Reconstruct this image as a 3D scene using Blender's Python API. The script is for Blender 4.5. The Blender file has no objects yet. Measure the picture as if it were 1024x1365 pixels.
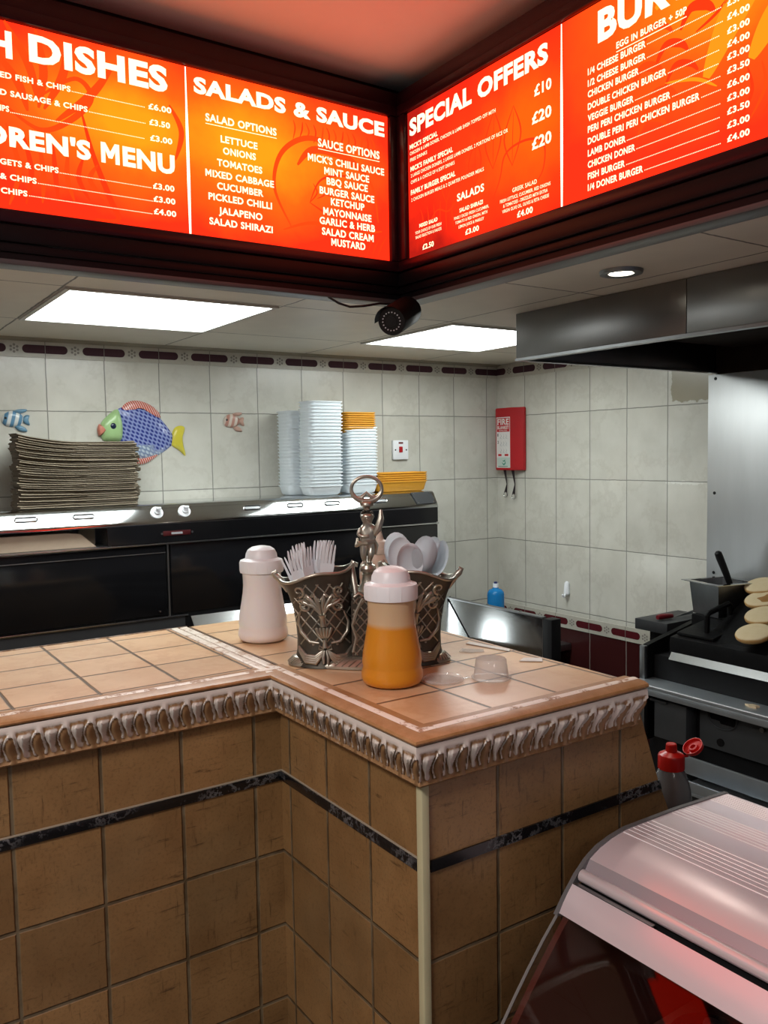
import bpy, bmesh, math, random
from mathutils import Vector, Matrix
random.seed(7)
C = bpy.context.scene.collection
PI = math.pi

# ------------------------------------------------------------------ camera, light, exposure
sc = bpy.context.scene
cd = bpy.data.cameras.new('camera'); cam = bpy.data.objects.new('camera', cd); C.objects.link(cam)
yaw, pit, rol = 0.594352552, -0.0693726916, -0.0167983051
fw = Vector((math.sin(yaw)*math.cos(pit), math.cos(yaw)*math.cos(pit), math.sin(pit)))
rt = Vector((math.cos(yaw), -math.sin(yaw), 0)); up = rt.cross(fw)
r2 = math.cos(rol)*rt + math.sin(rol)*up; u2 = -math.sin(rol)*rt + math.cos(rol)*up
mw = Matrix((r2, u2, -fw)).transposed().to_4x4(); mw.translation = (0, 0, 1.62)
cam.matrix_world = mw
cd.sensor_fit = 'VERTICAL'; cd.sensor_height = 36; cd.sensor_width = 27; cd.lens = 1130.43/1365*36
cd.clip_start = 0.02
sc.camera = cam
sc.view_settings.view_transform = 'Standard'; sc.view_settings.look = 'None'
sc.view_settings.exposure = 0.0; sc.view_settings.gamma = 1.0
wd = bpy.data.worlds.new('World'); sc.world = wd; wd.use_nodes = True
wd.node_tree.nodes['Background'].inputs[0].default_value = (0.75, 0.82, 1.0, 1)
wd.node_tree.nodes['Background'].inputs[1].default_value = 0.10
def area_lamp(name, loc, size, watts, col, aim=(0, 0, -1)):
    ld = bpy.data.lights.new(name, 'AREA'); ld.shape = 'RECTANGLE'; ld.size, ld.size_y = size; ld.energy = watts; ld.color = col
    o = bpy.data.objects.new(name, ld); C.objects.link(o); o.location = loc
    o.rotation_euler = Vector(aim).to_track_quat('-Z', 'Y').to_euler()
    return o
area_lamp('shop_ceiling_lamp', (-0.75, 0.45, 2.52), (0.6, 0.6), 42, (1, 0.95, 0.90))
area_lamp('shop_ceiling_lamp', (0.2, -1.4, 2.52), (0.6, 0.6), 8, (1, 0.95, 0.90))
KITCHEN_PANEL = 12.2      # strength of the two recessed ceiling panels
MENU = 1.6                # overall strength of the back-lit menus

# ------------------------------------------------------------------ materials
def newmat(name):
    m = bpy.data.materials.new(name); m.use_nodes = True
    return m, m.node_tree, m.node_tree.nodes['Principled BSDF']
def plain(name, col, rough=0.5, metal=0.0, noise=0.0, nscale=20.0, bump=0.0, spec=0.5, trans=0.0, ior=1.45, stretch=(1, 1, 1), coat=0.0):
    m, t, b = newmat(name)
    b.inputs['Roughness'].default_value = rough; b.inputs['Metallic'].default_value = metal
    b.inputs['Specular IOR Level'].default_value = spec; b.inputs['Transmission Weight'].default_value = trans
    b.inputs['IOR'].default_value = ior; b.inputs['Coat Weight'].default_value = coat
    tc = t.nodes.new('ShaderNodeTexCoord'); mp = t.nodes.new('ShaderNodeMapping'); mp.inputs['Scale'].default_value = stretch
    nz = t.nodes.new('ShaderNodeTexNoise'); nz.inputs['Scale'].default_value = nscale; nz.inputs['Detail'].default_value = 5
    t.links.new(tc.outputs['Object'], mp.inputs[0]); t.links.new(mp.outputs[0], nz.inputs[0])
    mx = t.nodes.new('ShaderNodeMix'); mx.data_type = 'RGBA'
    mx.inputs[6].default_value = tuple(c*(1-noise) for c in col)+(1,); mx.inputs[7].default_value = tuple(min(1, c*(1+noise)) for c in col)+(1,)
    t.links.new(nz.outputs[0], mx.inputs[0]); t.links.new(mx.outputs[2], b.inputs['Base Color'])
    if bump:
        bp = t.nodes.new('ShaderNodeBump'); bp.inputs['Strength'].default_value = bump; bp.inputs['Distance'].default_value = 0.004
        t.links.new(nz.outputs[0], bp.inputs['Height']); t.links.new(bp.outputs[0], b.inputs['Normal'])
    return m
def emit(name, col, strength):
    m = bpy.data.materials.new(name); m.use_nodes = True; t = m.node_tree
    t.nodes.clear(); e = t.nodes.new('ShaderNodeEmission'); o = t.nodes.new('ShaderNodeOutputMaterial')
    e.inputs[0].default_value = (*col, 1); e.inputs[1].default_value = strength
    t.links.new(e.outputs[0], o.inputs[0]); return m
def mth(t, op, a, b=None, c=None):
    n = t.nodes.new('ShaderNodeMath'); n.operation = op
    for i, v in enumerate((a, b, c)):
        if v is None: continue
        if isinstance(v, (int, float)): n.inputs[i].default_value = v
        else: t.links.new(v, n.inputs[i])
    return n.outputs[0]
def mixc(t, f, a, b):
    n = t.nodes.new('ShaderNodeMix'); n.data_type = 'RGBA'
    for i, v in ((0, f), (6, a), (7, b)):
        if isinstance(v, (int, float)): n.inputs[i].default_value = v
        elif isinstance(v, tuple): n.inputs[i].default_value = (*v, 1)
        else: t.links.new(v, n.inputs[i])
    return n.outputs[2]
def noise(t, vec, scale, detail=4, stretch=None, rough=0.55):
    if stretch:
        mp = t.nodes.new('ShaderNodeMapping'); mp.inputs['Scale'].default_value = stretch; t.links.new(vec, mp.inputs[0]); vec = mp.outputs[0]
    n = t.nodes.new('ShaderNodeTexNoise'); n.inputs['Scale'].default_value = scale; n.inputs['Detail'].default_value = detail
    n.inputs['Roughness'].default_value = rough
    t.links.new(vec, n.inputs[0]); return n.outputs[0]
def ramp(t, f, lo, hi):
    n = t.nodes.new('ShaderNodeMapRange'); t.links.new(f, n.inputs[0])
    n.inputs[1].default_value = lo; n.inputs[2].default_value = hi; return n.outputs[0]
def tiled(name, axes, u0, pu, v0, pv, cols, grout, gw=0.003, grain=0.0, rough=0.35, vein=None, scratch=None, tint=0.12, groutdepth=0.4, below=None, patch=None, wear=None):
    """square-set ceramic tiles with grout, laid from u0,v0 with pitches pu,pv along two world axes"""
    m, t, b = newmat(name)
    g = t.nodes.new('ShaderNodeNewGeometry'); s = t.nodes.new('ShaderNodeSeparateXYZ'); t.links.new(g.outputs['Position'], s.inputs[0])
    P = g.outputs['Position']
    U = s.outputs['XYZ'.index(axes[0])]; V = s.outputs['XYZ'.index(axes[1])]
    fu = mth(t, 'DIVIDE', mth(t, 'SUBTRACT', U, u0), pu); fv = mth(t, 'DIVIDE', mth(t, 'SUBTRACT', V, v0), pv)
    wob = mth(t, 'MULTIPLY', mth(t, 'SUBTRACT', noise(t, P, 25, 2), 0.5), 0.012)
    du = mth(t, 'MULTIPLY', mth(t, 'ABSOLUTE', mth(t, 'SUBTRACT', mth(t, 'FRACT', mth(t, 'ADD', mth(t, 'ADD', fu, wob), 0.5)), 0.5)), pu)
    dv = mth(t, 'MULTIPLY', mth(t, 'ABSOLUTE', mth(t, 'SUBTRACT', mth(t, 'FRACT', mth(t, 'ADD', mth(t, 'ADD', fv, wob), 0.5)), 0.5)), pv)
    d = mth(t, 'MINIMUM', du, dv)
    gf = ramp(t, d, gw*0.35, gw*0.8)           # 0 in the joint, 1 on the tile
    cx = t.nodes.new('ShaderNodeCombineXYZ'); t.links.new(mth(t, 'FLOOR', fu), cx.inputs[0]); t.links.new(mth(t, 'FLOOR', fv), cx.inputs[1])
    wn = t.nodes.new('ShaderNodeTexWhiteNoise'); wn.noise_dimensions = '3D'; t.links.new(cx.outputs[0], wn.inputs[0])
    big = noise(t, P, 9, 5)
    col = mixc(t, ramp(t, big, 0.3, 0.7), cols[0], cols[1])
    hsv = t.nodes.new('ShaderNodeHueSaturation'); t.links.new(col, hsv.inputs['Color'])
    t.links.new(mth(t, 'ADD', mth(t, 'MULTIPLY', wn.outputs[0], tint*2), 1-tint), hsv.inputs['Value']); col = hsv.outputs[0]
    if grain:
        gn = noise(t, P, 170, 3, None, 0.7); col = mixc(t, mth(t, 'MULTIPLY', ramp(t, gn, 0.52, 0.72), grain), col, (0.07, 0.038, 0.016))
        gn2 = noise(t, P, 5, 4); col = mixc(t, mth(t, 'MULTIPLY', ramp(t, gn2, 0.5, 0.7), grain*0.6), col, (0.16, 0.115, 0.06))
    if vein:
        vn = noise(t, P, vein[1], 6, None, 0.65)
        vf = mth(t, 'SUBTRACT', 1.0, ramp(t, mth(t, 'ABSOLUTE', mth(t, 'SUBTRACT', vn, 0.5)), 0.0, vein[2]))
        col = mixc(t, mth(t, 'MULTIPLY', vf, vein[3]), col, vein[0])
    if scratch:
        for st in scratch[1]:
            sn = noise(t, P, 14, 6, st, 0.7)
            sf = ramp(t, sn, 0.60, 0.70)
            col = mixc(t, mth(t, 'MULTIPLY', sf, scratch[2]), col, scratch[0])
    if patch:                                   # stain with a soft ragged outline
        for (pa, qa, pb, qb, pc, ps) in patch:
            wn2 = mth(t, 'MULTIPLY', mth(t, 'SUBTRACT', noise(t, P, 30, 5), 0.5), 0.045)
            a1 = ramp(t, mth(t, 'ADD', mth(t, 'SUBTRACT', U, pa), wn2), 0, 0.004); a2 = ramp(t, mth(t, 'ADD', mth(t, 'SUBTRACT', pb, U), wn2), 0, 0.004)
            b1 = ramp(t, mth(t, 'ADD', mth(t, 'SUBTRACT', V, qa), wn2), 0, 0.004); b2 = ramp(t, mth(t, 'ADD', mth(t, 'SUBTRACT', qb, V), wn2), 0, 0.004)
            pf = mth(t, 'MULTIPLY', mth(t, 'MULTIPLY', a1, a2), mth(t, 'MULTIPLY', b1, b2))
            col = mixc(t, mth(t, 'MULTIPLY', pf, ps), col, pc)
    gcol = grout
    if wear:
        gcol = mixc(t, ramp(t, noise(t, P, 18, 3), 0.4, 0.6), grout, wear)
    col = mixc(t, gf, gcol, col)
    if below:                                   # a second tile colour under a given height
        bf = mth(t, 'LESS_THAN', s.outputs[2], below[0]); c2 = mixc(t, gf, below[2], below[1]); col = mixc(t, bf, col, c2)
    t.links.new(col, b.inputs['Base Color'])
    b.inputs['Roughness'].default_value = rough
    bp = t.nodes.new('ShaderNodeBump'); bp.inputs['Strength'].default_value = groutdepth; bp.inputs['Distance'].default_value = 0.003
    hh = mth(t, 'ADD', gf, mth(t, 'MULTIPLY', noise(t, P, 60, 3), 0.15))
    t.links.new(hh, bp.inputs['Height']); t.links.new(bp.outputs[0], b.inputs['Normal'])
    return m

M = {}
M['white_plastic'] = plain('white_plastic', (0.82, 0.85, 0.89), 0.35, noise=0.03)
M['foam'] = plain('foam', (0.78, 0.84, 0.88), 0.7, noise=0.04)
M['yellow_foam'] = plain('yellow_foam', (0.66, 0.31, 0.025), 0.6, noise=0.08)
M['black_gloss'] = plain('black_gloss', (0.006, 0.006, 0.007), 0.12, noise=0.3, spec=0.5)
M['black_matt'] = plain('black_matt', (0.009, 0.009, 0.010), 0.5, noise=0.3, spec=0.25)
M['black_iron'] = plain('black_iron', (0.0045, 0.0045, 0.005), 0.5, noise=0.5, nscale=40, bump=0.3, spec=0.14)
M['steel'] = plain('steel', (0.52, 0.53, 0.54), 0.22, 1.0, noise=0.12, nscale=8, stretch=(1, 1, 12))
M['steel_mirror'] = plain('steel_mirror', (0.58, 0.60, 0.61), 0.1, 1.0, noise=0.08, nscale=5)
M['steel_dull'] = plain('steel_dull', (0.30, 0.31, 0.32), 0.38, 1.0, noise=0.25, nscale=14)
M['steel_wall'] = plain('steel_wall', (0.50, 0.51, 0.52), 0.42, 0.85, noise=0.10, nscale=5, stretch=(4, 4, 0.6))
M['hood_steel'] = plain('hood_steel', (0.22, 0.215, 0.215), 0.32, 1.0, noise=0.16, nscale=6, stretch=(1, 1, 0.4))
M['grey_paint'] = plain('grey_paint', (0.055, 0.058, 0.062), 0.5, 0.2, noise=0.15)
M['shelf_steel'] = plain('shelf_steel', (0.50, 0.54, 0.58), 0.42, 0.9, noise=0.15, nscale=12)
M['dark_grey'] = plain('dark_grey', (0.035, 0.037, 0.04), 0.5, 0.2, noise=0.2)
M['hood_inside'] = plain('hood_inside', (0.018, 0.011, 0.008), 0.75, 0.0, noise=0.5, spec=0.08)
M['maroon'] = plain('maroon', (0.020, 0.004, 0.007), 0.3, noise=0.25, spec=0.35)
M['black_rail'] = plain('black_rail', (0.005, 0.004, 0.005), 0.42, noise=0.2, spec=0.18)
M['grey_rail'] = plain('grey_rail', (0.075, 0.07, 0.072), 0.35, noise=0.1)
M['light_diffuser'] = emit('light_diffuser', (0.94, 1.0, 0.97), KITCHEN_PANEL)
M['bulb'] = emit('bulb', (1.0, 0.9, 0.72), 12.0)
M['letter'] = emit('letter', (1.0, 0.90, 0.55), 1.1*MENU)
M['gap'] = emit('gap', (1.0, 0.92, 0.66), 1.4*MENU)
M['light_frame'] = plain('light_frame', (0.6, 0.6, 0.58), 0.4)
M['red_plastic'] = plain('red_plastic', (0.42, 0.008, 0.014), 0.38, noise=0.12)
M['red_cap'] = plain('red_cap', (0.55, 0.012, 0.010), 0.3, noise=0.05)
M['ink_red'] = plain('ink_red', (0.5, 0.015, 0.02), 0.6)
M['ink_black'] = plain('ink_black', (0.02, 0.02, 0.02), 0.6)
M['ink_grey'] = plain('ink_grey', (0.35, 0.36, 0.38), 0.6)
M['ink_green'] = plain('ink_green', (0.02, 0.22, 0.15), 0.6)
M['paper'] = plain('paper', (0.72, 0.70, 0.68), 0.7, noise=0.05)
M['kraft'] = plain('kraft', (0.24, 0.20, 0.145), 0.8, noise=0.2, nscale=12)
M['kraft_dark'] = plain('kraft_dark', (0.155, 0.125, 0.088), 0.8, noise=0.2, nscale=12)
M['card'] = plain('card', (0.46, 0.36, 0.27), 0.8, noise=0.1)
def thin_clear(name, tint, ior, rough, haze=0.0):
    m = bpy.data.materials.new(name); m.use_nodes = True; t = m.node_tree; t.nodes.clear()
    tr = t.nodes.new('ShaderNodeBsdfTransparent'); tr.inputs[0].default_value = (*tint, 1); gl = t.nodes.new('ShaderNodeBsdfGlossy'); gl.inputs['Roughness'].default_value = rough
    lw = t.nodes.new('ShaderNodeLayerWeight'); lw.inputs[0].default_value = 0.5; fr_ = mth(t, 'ADD', mth(t, 'MULTIPLY', mth(t, 'POWER', lw.outputs['Facing'], 4.0), 0.55), ((ior-1)/(ior+1))**2); mx = t.nodes.new('ShaderNodeMixShader'); o = t.nodes.new('ShaderNodeOutputMaterial')
    t.links.new(fr_, mx.inputs[0]); t.links.new(tr.outputs[0], mx.inputs[1]); t.links.new(gl.outputs[0], mx.inputs[2])
    if haze:
        df = t.nodes.new('ShaderNodeBsdfDiffuse'); df.inputs[0].default_value = (0.85, 0.85, 0.85, 1); m2 = t.nodes.new('ShaderNodeMixShader'); m2.inputs[0].default_value = haze
        t.links.new(mx.outputs[0], m2.inputs[1]); t.links.new(df.outputs[0], m2.inputs[2]); t.links.new(m2.outputs[0], o.inputs[0])
    else: t.links.new(mx.outputs[0], o.inputs[0])
    return m
M['clear'] = thin_clear('clear', (0.97, 0.97, 0.97), 1.45, 0.06, 0.20)
M['sauce_clear'] = plain('sauce_clear', (0.86, 0.87, 0.86), 0.1, trans=0.9, ior=1.2)
M['blue_bottle'] = plain('blue_bottle', (0.02, 0.25, 0.62), 0.15, trans=0.35, ior=1.3)
M['strap'] = plain('strap', (0.05, 0.035, 0.04), 0.8)

# ------------------------------------------------------------------ mesh helpers
def V3(*a): return Vector(a)
def box(bm, x0, x1, y0, y1, z0, z1, mi=0, bev=0.0):
    vs = [bm.verts.new((x, y, z)) for x in (x0, x1) for y in (y0, y1) for z in (z0, z1)]
    fs = [bm.faces.new([vs[i] for i in q]) for q in ((0, 1, 3, 2), (4, 6, 7, 5), (0, 4, 5, 1), (2, 3, 7, 6), (0, 2, 6, 4), (1, 5, 7, 3))]
    for f in fs: f.material_index = mi
    if bev:
        es = list({e for f in fs for e in f.edges})
        r = bmesh.ops.bevel(bm, geom=es, offset=bev, segments=2, affect='EDGES', profile=0.5)
        for f in r['faces']: f.material_index = mi
    return vs
def prism(bm, poly, axis, a, b, mi=0):
    """extrude a 2D polygon along an axis between a and b"""
    def p(q, t):
        return {'x': (t, q[0], q[1]), 'y': (q[0], t, q[1]), 'z': (q[0], q[1], t)}[axis]
    A = [bm.verts.new(p(q, a)) for q in poly]; B = [bm.verts.new(p(q, b)) for q in poly]
    n = len(poly); fs = [bm.faces.new(A), bm.faces.new(B[::-1])]
    for i in range(n): fs.append(bm.faces.new((A[i], B[i], B[(i+1) % n], A[(i+1) % n])))
    for f in fs: f.material_index = mi
    return fs
def lathe(bm, prof, c=(0, 0, 0), seg=32, sx=1.0, sy=1.0, mi=0, fn=None, smooth=True):
    rings = []
    for r, z in prof:
        if r < 1e-6: rings.append([bm.verts.new((c[0], c[1], c[2]+z))]); continue
        ring = []
        for k in range(seg):
            a = 2*PI*k/seg; x, y, zz = r*math.cos(a)*sx, r*math.sin(a)*sy, z
            if fn: x, y, zz = fn(x, y, zz, a)
            ring.append(bm.verts.new((c[0]+x, c[1]+y, c[2]+zz)))
        rings.append(ring)
    for A, B in zip(rings, rings[1:]):
        for k in range(seg):
            k2 = (k+1) % seg
            if len(A) == 1 and len(B) == 1: continue
            if len(A) == 1: f = bm.faces.new((A[0], B[k2], B[k]))
            elif len(B) == 1: f = bm.faces.new((A[k], A[k2], B[0]))
            else: f = bm.faces.new((A[k], A[k2], B[k2], B[k]))
            f.material_index = mi; f.smooth = smooth
def tube(bm, pts, r, seg=8, mi=0, closed=False):
    pts = [Vector(p) for p in pts]; n = len(pts)
    rad = r if isinstance(r, (list, tuple)) else [r]*n
    T = []
    for i in range(n):
        a = pts[(i-1) % n] if (closed or i > 0) else pts[i]; b = pts[(i+1) % n] if (closed or i < n-1) else pts[i]
        d = (b-a); T.append(d.normalized() if d.length > 1e-9 else Vector((0, 0, 1)))
    nrm = T[0].orthogonal().normalized(); rings = []
    for i in range(n):
        nrm = (nrm - T[i]*nrm.dot(T[i])); nrm = nrm.normalized() if nrm.length > 1e-6 else T[i].orthogonal().normalized()
        bi = T[i].cross(nrm)
        rings.append([bm.verts.new(pts[i]+(nrm*math.cos(2*PI*k/seg)+bi*math.sin(2*PI*k/seg))*rad[i]) for k in range(seg)])
    m = n if closed else n-1
    for i in range(m):
        A, B = rings[i], rings[(i+1) % n]
        for k in range(seg):
            f = bm.faces.new((A[k], A[(k+1) % seg], B[(k+1) % seg], B[k])); f.smooth = True; f.material_index = mi
    if not closed:
        for R, rev in ((rings[0], True), (rings[-1], False)):
            f = bm.faces.new(R[::-1] if rev else R); f.material_index = mi
def ball(bm, c, r, seg=16, mi=0, sx=1, sy=1, sz=1):
    prof = [(max(0, math.sin(PI*i/10))*r, -math.cos(PI*i/10)*r*sz) for i in range(11)]
    prof[0] = (0, -r*sz); prof[-1] = (0, r*sz)
    lathe(bm, prof, c, seg, sx, sy, mi)
def cyl(bm, a, b, r, seg=20, mi=0):
    tube(bm, [a, b], r, seg, mi)
    return bm
def put(name, bm, mats, parent=None, local=False, angle=35):
    """one mesh object; vertices given in world space unless local"""
    if parent is not None and not local:
        off = parent.location.copy(); q = parent.parent
        while q is not None: off += q.location; q = q.parent
        bmesh.ops.translate(bm, verts=bm.verts, vec=-off)
    bmesh.ops.recalc_face_normals(bm, faces=bm.faces)
    for f in bm.faces: f.smooth = True
    me = bpy.data.meshes.new(name); bm.to_mesh(me); bm.free()
    me.set_sharp_from_angle(angle=math.radians(angle))
    for m in (mats if isinstance(mats, (list, tuple)) else [mats]): me.materials.append(M[m] if isinstance(m, str) else m)
    o = bpy.data.objects.new(name, me); C.objects.link(o)
    if parent is not None: o.parent = parent
    return o
def tag(o, label, cat, group=None):
    o['label'] = label; o['category'] = cat
    if group: o['group'] = group
    return o
def thing(name, loc, label, cat, group=None, rotz=0.0):
    o = bpy.data.objects.new(name, None); C.objects.link(o); o.empty_display_size = 0.05
    o.location = loc; o.rotation_euler = (0, 0, rotz)
    return tag(o, label, cat, group)
def struct(name, bm, mats):
    o = put(name, bm, mats); o['kind'] = 'structure'; return o
def dup(o, loc, rot=None, label=None):
    r = o.copy(); C.objects.link(r); r.location = loc
    if rot is not None: r.rotation_euler = rot
    if label: r['label'] = label
    for ch in list(o.children):
        c = ch.copy(); C.objects.link(c); c.parent = r
        for g in list(ch.children):
            d = g.copy(); C.objects.link(d); d.parent = c
    return r
def nb(): return bmesh.new()

# ------------------------------------------------------------------ lettering
_cache = {}
def outline(s, bold):
    k = (s, bold)
    if k not in _cache:
        cu = bpy.data.curves.new('t', 'FONT'); cu.body = s; cu.size = 1.0; cu.offset = bold; cu.resolution_u = 3
        o = bpy.data.objects.new('t', cu); C.objects.link(o)
        bpy.context.view_layer.update()
        me = bpy.data.meshes.new_from_object(o.evaluated_get(bpy.context.evaluated_depsgraph_get()))
        vs = [tuple(v.co[:2]) for v in me.vertices]; fs = [tuple(p.vertices) for p in me.polygons]
        bpy.data.objects.remove(o); bpy.data.curves.remove(cu); bpy.data.meshes.remove(me)
        _cache[k] = (vs, fs)
    return _cache[k]
def width(s):
    vs, _ = outline(s, 0.0); return max(v[0] for v in vs)-min(v[0] for v in vs)
def glyphs(s, bold):
    """lettering set character by character; M and W are drawn as block letters"""
    V, F = [], []; x = 0.0; hh = width('HH')
    for c in s:
        if c in 'MW':
            l = 0.10+1.3*bold; q = 0.68; t = 0.692+bold; o_ = -bold
            p = [(0, o_), (0, t), (l*1.05, t), (q/2, t-0.33), (q-l*1.05, t), (q, t), (q, o_), (q-l, o_), (q-l, t-0.30), (q/2+l*0.45, t-0.58), (q/2-l*0.45, t-0.58), (l, t-0.30), (l, o_)]
            if c == 'W': p = [(a_, 0.692-b_) for a_, b_ in p][::-1]
            n = len(V); V += [(x+0.06+a_, b_) for a_, b_ in p]; F.append(tuple(range(n, n+len(p)))); x += 0.83; continue
        adv = width('H'+c+'H')-hh if c != ' ' else 0.30
        if c != ' ':
            vs, fs = outline(c, bold); n = len(V); V += [(x+a_, b_) for a_, b_ in vs]; F += [tuple(i+n for i in f) for f in fs]
        x += adv+0.035
    return V, F
def capheight(bold):
    vs, _ = outline('H', bold); return min(v[1] for v in vs), max(v[1] for v in vs)
def text(bm, s, u0, u1, z, h, P, bold=0.03, mi=0):
    vs, fs = glyphs(s, bold); lo, hi = capheight(bold)
    x0 = min(v[0] for v in vs); x1 = max(v[0] for v in vs); k = h/(hi-lo)
    nv = [bm.verts.new(P(u0+(v[0]-x0)/(x1-x0)*(u1-u0), z+(v[1]-lo)*k)) for v in vs]
    for f in fs:
        try: bm.faces.new([nv[i] for i in f]).material_index = mi
        except ValueError: pass
def quad(bm, P, u0, u1, z0, z1, mi=0):
    f = bm.faces.new([bm.verts.new(P(u, z)) for u, z in ((u0, z0), (u1, z0), (u1, z1), (u0, z1))]); f.material_index = mi; return f
def disc(bm, P, u, z, r, mi=0, seg=16, sq=1.0):
    f = bm.faces.new([bm.verts.new(P(u+r*math.cos(2*PI*k/seg), z+r*sq*math.sin(2*PI*k/seg))) for k in range(seg)]); f.material_index = mi

# ------------------------------------------------------------------ the setting
YB, XR, ZC = 3.15, 2.81, 2.038
wt = ((0.56, 0.55, 0.49), (0.64, 0.63, 0.57)); gr = (0.25, 0.245, 0.22)
vn = ((0.46, 0.44, 0.38), 3.2, 0.035, 0.30)
M['tile_back'] = tiled('tile_back', 'XZ', 0.7056, 0.2035, 1.787, 0.297, wt, gr, 0.0030, 0.0, 0.22, vein=vn, tint=0.05, groutdepth=0.5)
M['tile_right'] = tiled('tile_right', 'YZ', 2.957, 0.2015, 1.787, 0.297, wt, gr, 0.0030, 0.0, 0.22, vein=vn, tint=0.05, groutdepth=0.5,
                        below=(0.845, (0.045, 0.010, 0.010), (0.30, 0.25, 0.22)),
                        patch=[(1.90, 1.80, 2.135, 2.05, (0.27, 0.235, 0.16), 0.85), (1.95, 1.48, 2.16, 1.492, (0.75, 0.75, 0.70), 0.8)])
bm = nb(); box(bm, -2.3, XR, YB, YB+0.1, 0, 2.14); struct('wall_back', bm, 'tile_back')
bm = nb(); box(bm, XR, XR+0.1, -2.6, YB+0.1, 0, 2.14); struct('wall_right', bm, 'tile_right')
M['plaster'] = plain('plaster', (0.62, 0.60, 0.56), 0.8, noise=0.05)
bm = nb(); box(bm, -2.4, -2.3, -2.6, YB+0.1, 0, 2.7); struct('wall_left', bm, 'plaster')
M['floor'] = tiled('floor', 'XY', 0, 0.3, 0, 0.3, ((0.16, 0.13, 0.11), (0.22, 0.18, 0.15)), (0.06, 0.05, 0.05), 0.005, 0.0, 0.4)
bm = nb(); box(bm, -2.4, XR+0.1, -2.6, YB+0.1, -0.1, 0); struct('floor', bm, 'floor')
# lowered kitchen ceiling of plastic-faced panels in a 600 mm grid
M['ceiling_panel'] = tiled('ceiling_panel', 'XY', 0.535, 0.597, 2.165, 0.56, ((0.68, 0.65, 0.57), (0.74, 0.71, 0.62)), (0.09, 0.085, 0.07), 0.005, 0.0, 0.42, tint=0.04, groutdepth=0.3)
bm = nb()
box(bm, -2.3, XR, 1.80, YB, ZC, ZC+0.08); box(bm, 1.30, XR, -2.6, 1.80, ZC, ZC+0.08)
struct('ceiling', bm, 'ceiling_panel')
M['shop_ceiling'] = plain('shop_ceiling', (0.74, 0.69, 0.67), 0.55, noise=0.03)
bm = nb(); box(bm, -2.3, XR, -2.6, YB, 2.535, 2.6); struct('ceiling', bm, 'shop_ceiling')
# narrow cove strip where ceiling meets the back wall
bm = nb(); prism(bm, [(YB-0.001, ZC), (YB-0.03, ZC), (YB-0.026, ZC-0.006), (YB-0.001, ZC-0.012)], 'x', -2.3, XR); struct('trim_1', bm, plain('cove', (0.30, 0.28, 0.22), 0.5, noise=0.2, nscale=9))
# border tiles: cream strip, dark capsules across every joint, flower rosette between
M['border_cream'] = plain('border_cream', (0.48, 0.46, 0.40), 0.3, noise=0.12, nscale=40)
M['plum'] = plain('plum', (0.055, 0.022, 0.030), 0.6, noise=0.2, spec=0.2)
M['border_red'] = plain('border_red', (0.085, 0.010, 0.014), 0.25, noise=0.2)
M['rosette'] = plain('rosette', (0.22, 0.20, 0.18), 0.5)
M['joint'] = plain('joint', (0.20, 0.19, 0.17), 0.8)
def border(name, P, N, u0, pu, ua, ub, z0, z1, cap):
    """P maps (u, z, out) to a point"""
    bm = nb(); h = z1-z0; zc = (z0+z1)/2
    q = [P(u, z, o) for o in (-0.002, 0.005) for u, z in ((ua, z0), (ub, z0), (ub, z1), (ua, z1))]
    vs = [bm.verts.new(p) for p in q]
    for f in ((4, 5, 6, 7), (0, 1, 5, 4), (3, 2, 6, 7), (0, 3, 7, 4), (1, 2, 6, 5)): bm.faces.new([vs[i] for i in f])
    PP = lambda u, z: P(u, z, 0.0062)
    PJ = lambda u, z: P(u, z, 0.0066)
    k = math.ceil((ua-u0)/abs(pu))-1
    while u0+k*abs(pu) < ub+abs(pu):
        u = u0+k*abs(pu); hl = 0.076; r = h*0.25
        pts = []
        for i in range(9): a = -PI/2+PI*i/8; pts.append((u+hl-r+r*math.cos(a), zc+r*math.sin(a)))
        for i in range(9): a = PI/2+PI*i/8; pts.append((u-hl+r+r*math.cos(a), zc+r*math.sin(a)))
        pts = [(min(max(p[0], ua), ub), p[1]) for p in pts]
        if max(p[0] for p in pts)-min(p[0] for p in pts) > 0.01:
            f = bm.faces.new([bm.verts.new(PP(*p)) for p in pts]); f.material_index = 1
        if ua < u < ub: quad(bm, PJ, u-0.0012, u+0.0012, z0, z1, 3)
        uf = u+abs(pu)/2
        if ua+0.03 < uf < ub-0.03:
            for j in range(6): disc(bm, PP, uf+0.012*math.cos(j*PI/3+0.5), zc+0.012*math.sin(j*PI/3+0.5), 0.0045, 2, 8)
            disc(bm, PP, uf, zc, 0.004, 2, 8)
        k += 1
    bmesh.ops.remove_doubles(bm, verts=bm.verts, dist=1e-6)
    struct(name, bm, ['border_cream', cap, 'rosette', 'joint'])
border('trim_2', lambda u, z, o: (u, YB-o, z), None, 0.7056, 0.2035, -2.2, XR-0.006, 1.972, 2.030, 'plum')
border('trim_3', lambda u, z, o: (XR-o, u, z), None, 2.957-0.2015*20, 0.2015, 1.0, YB-0.006, 1.972, 2.034, 'plum')
border('trim_4', lambda u, z, o: (XR-o, u, z), None, 2.957-0.2015*20, 0.2015, 1.0, YB-0.006, 0.815, 0.876, 'border_red')

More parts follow.
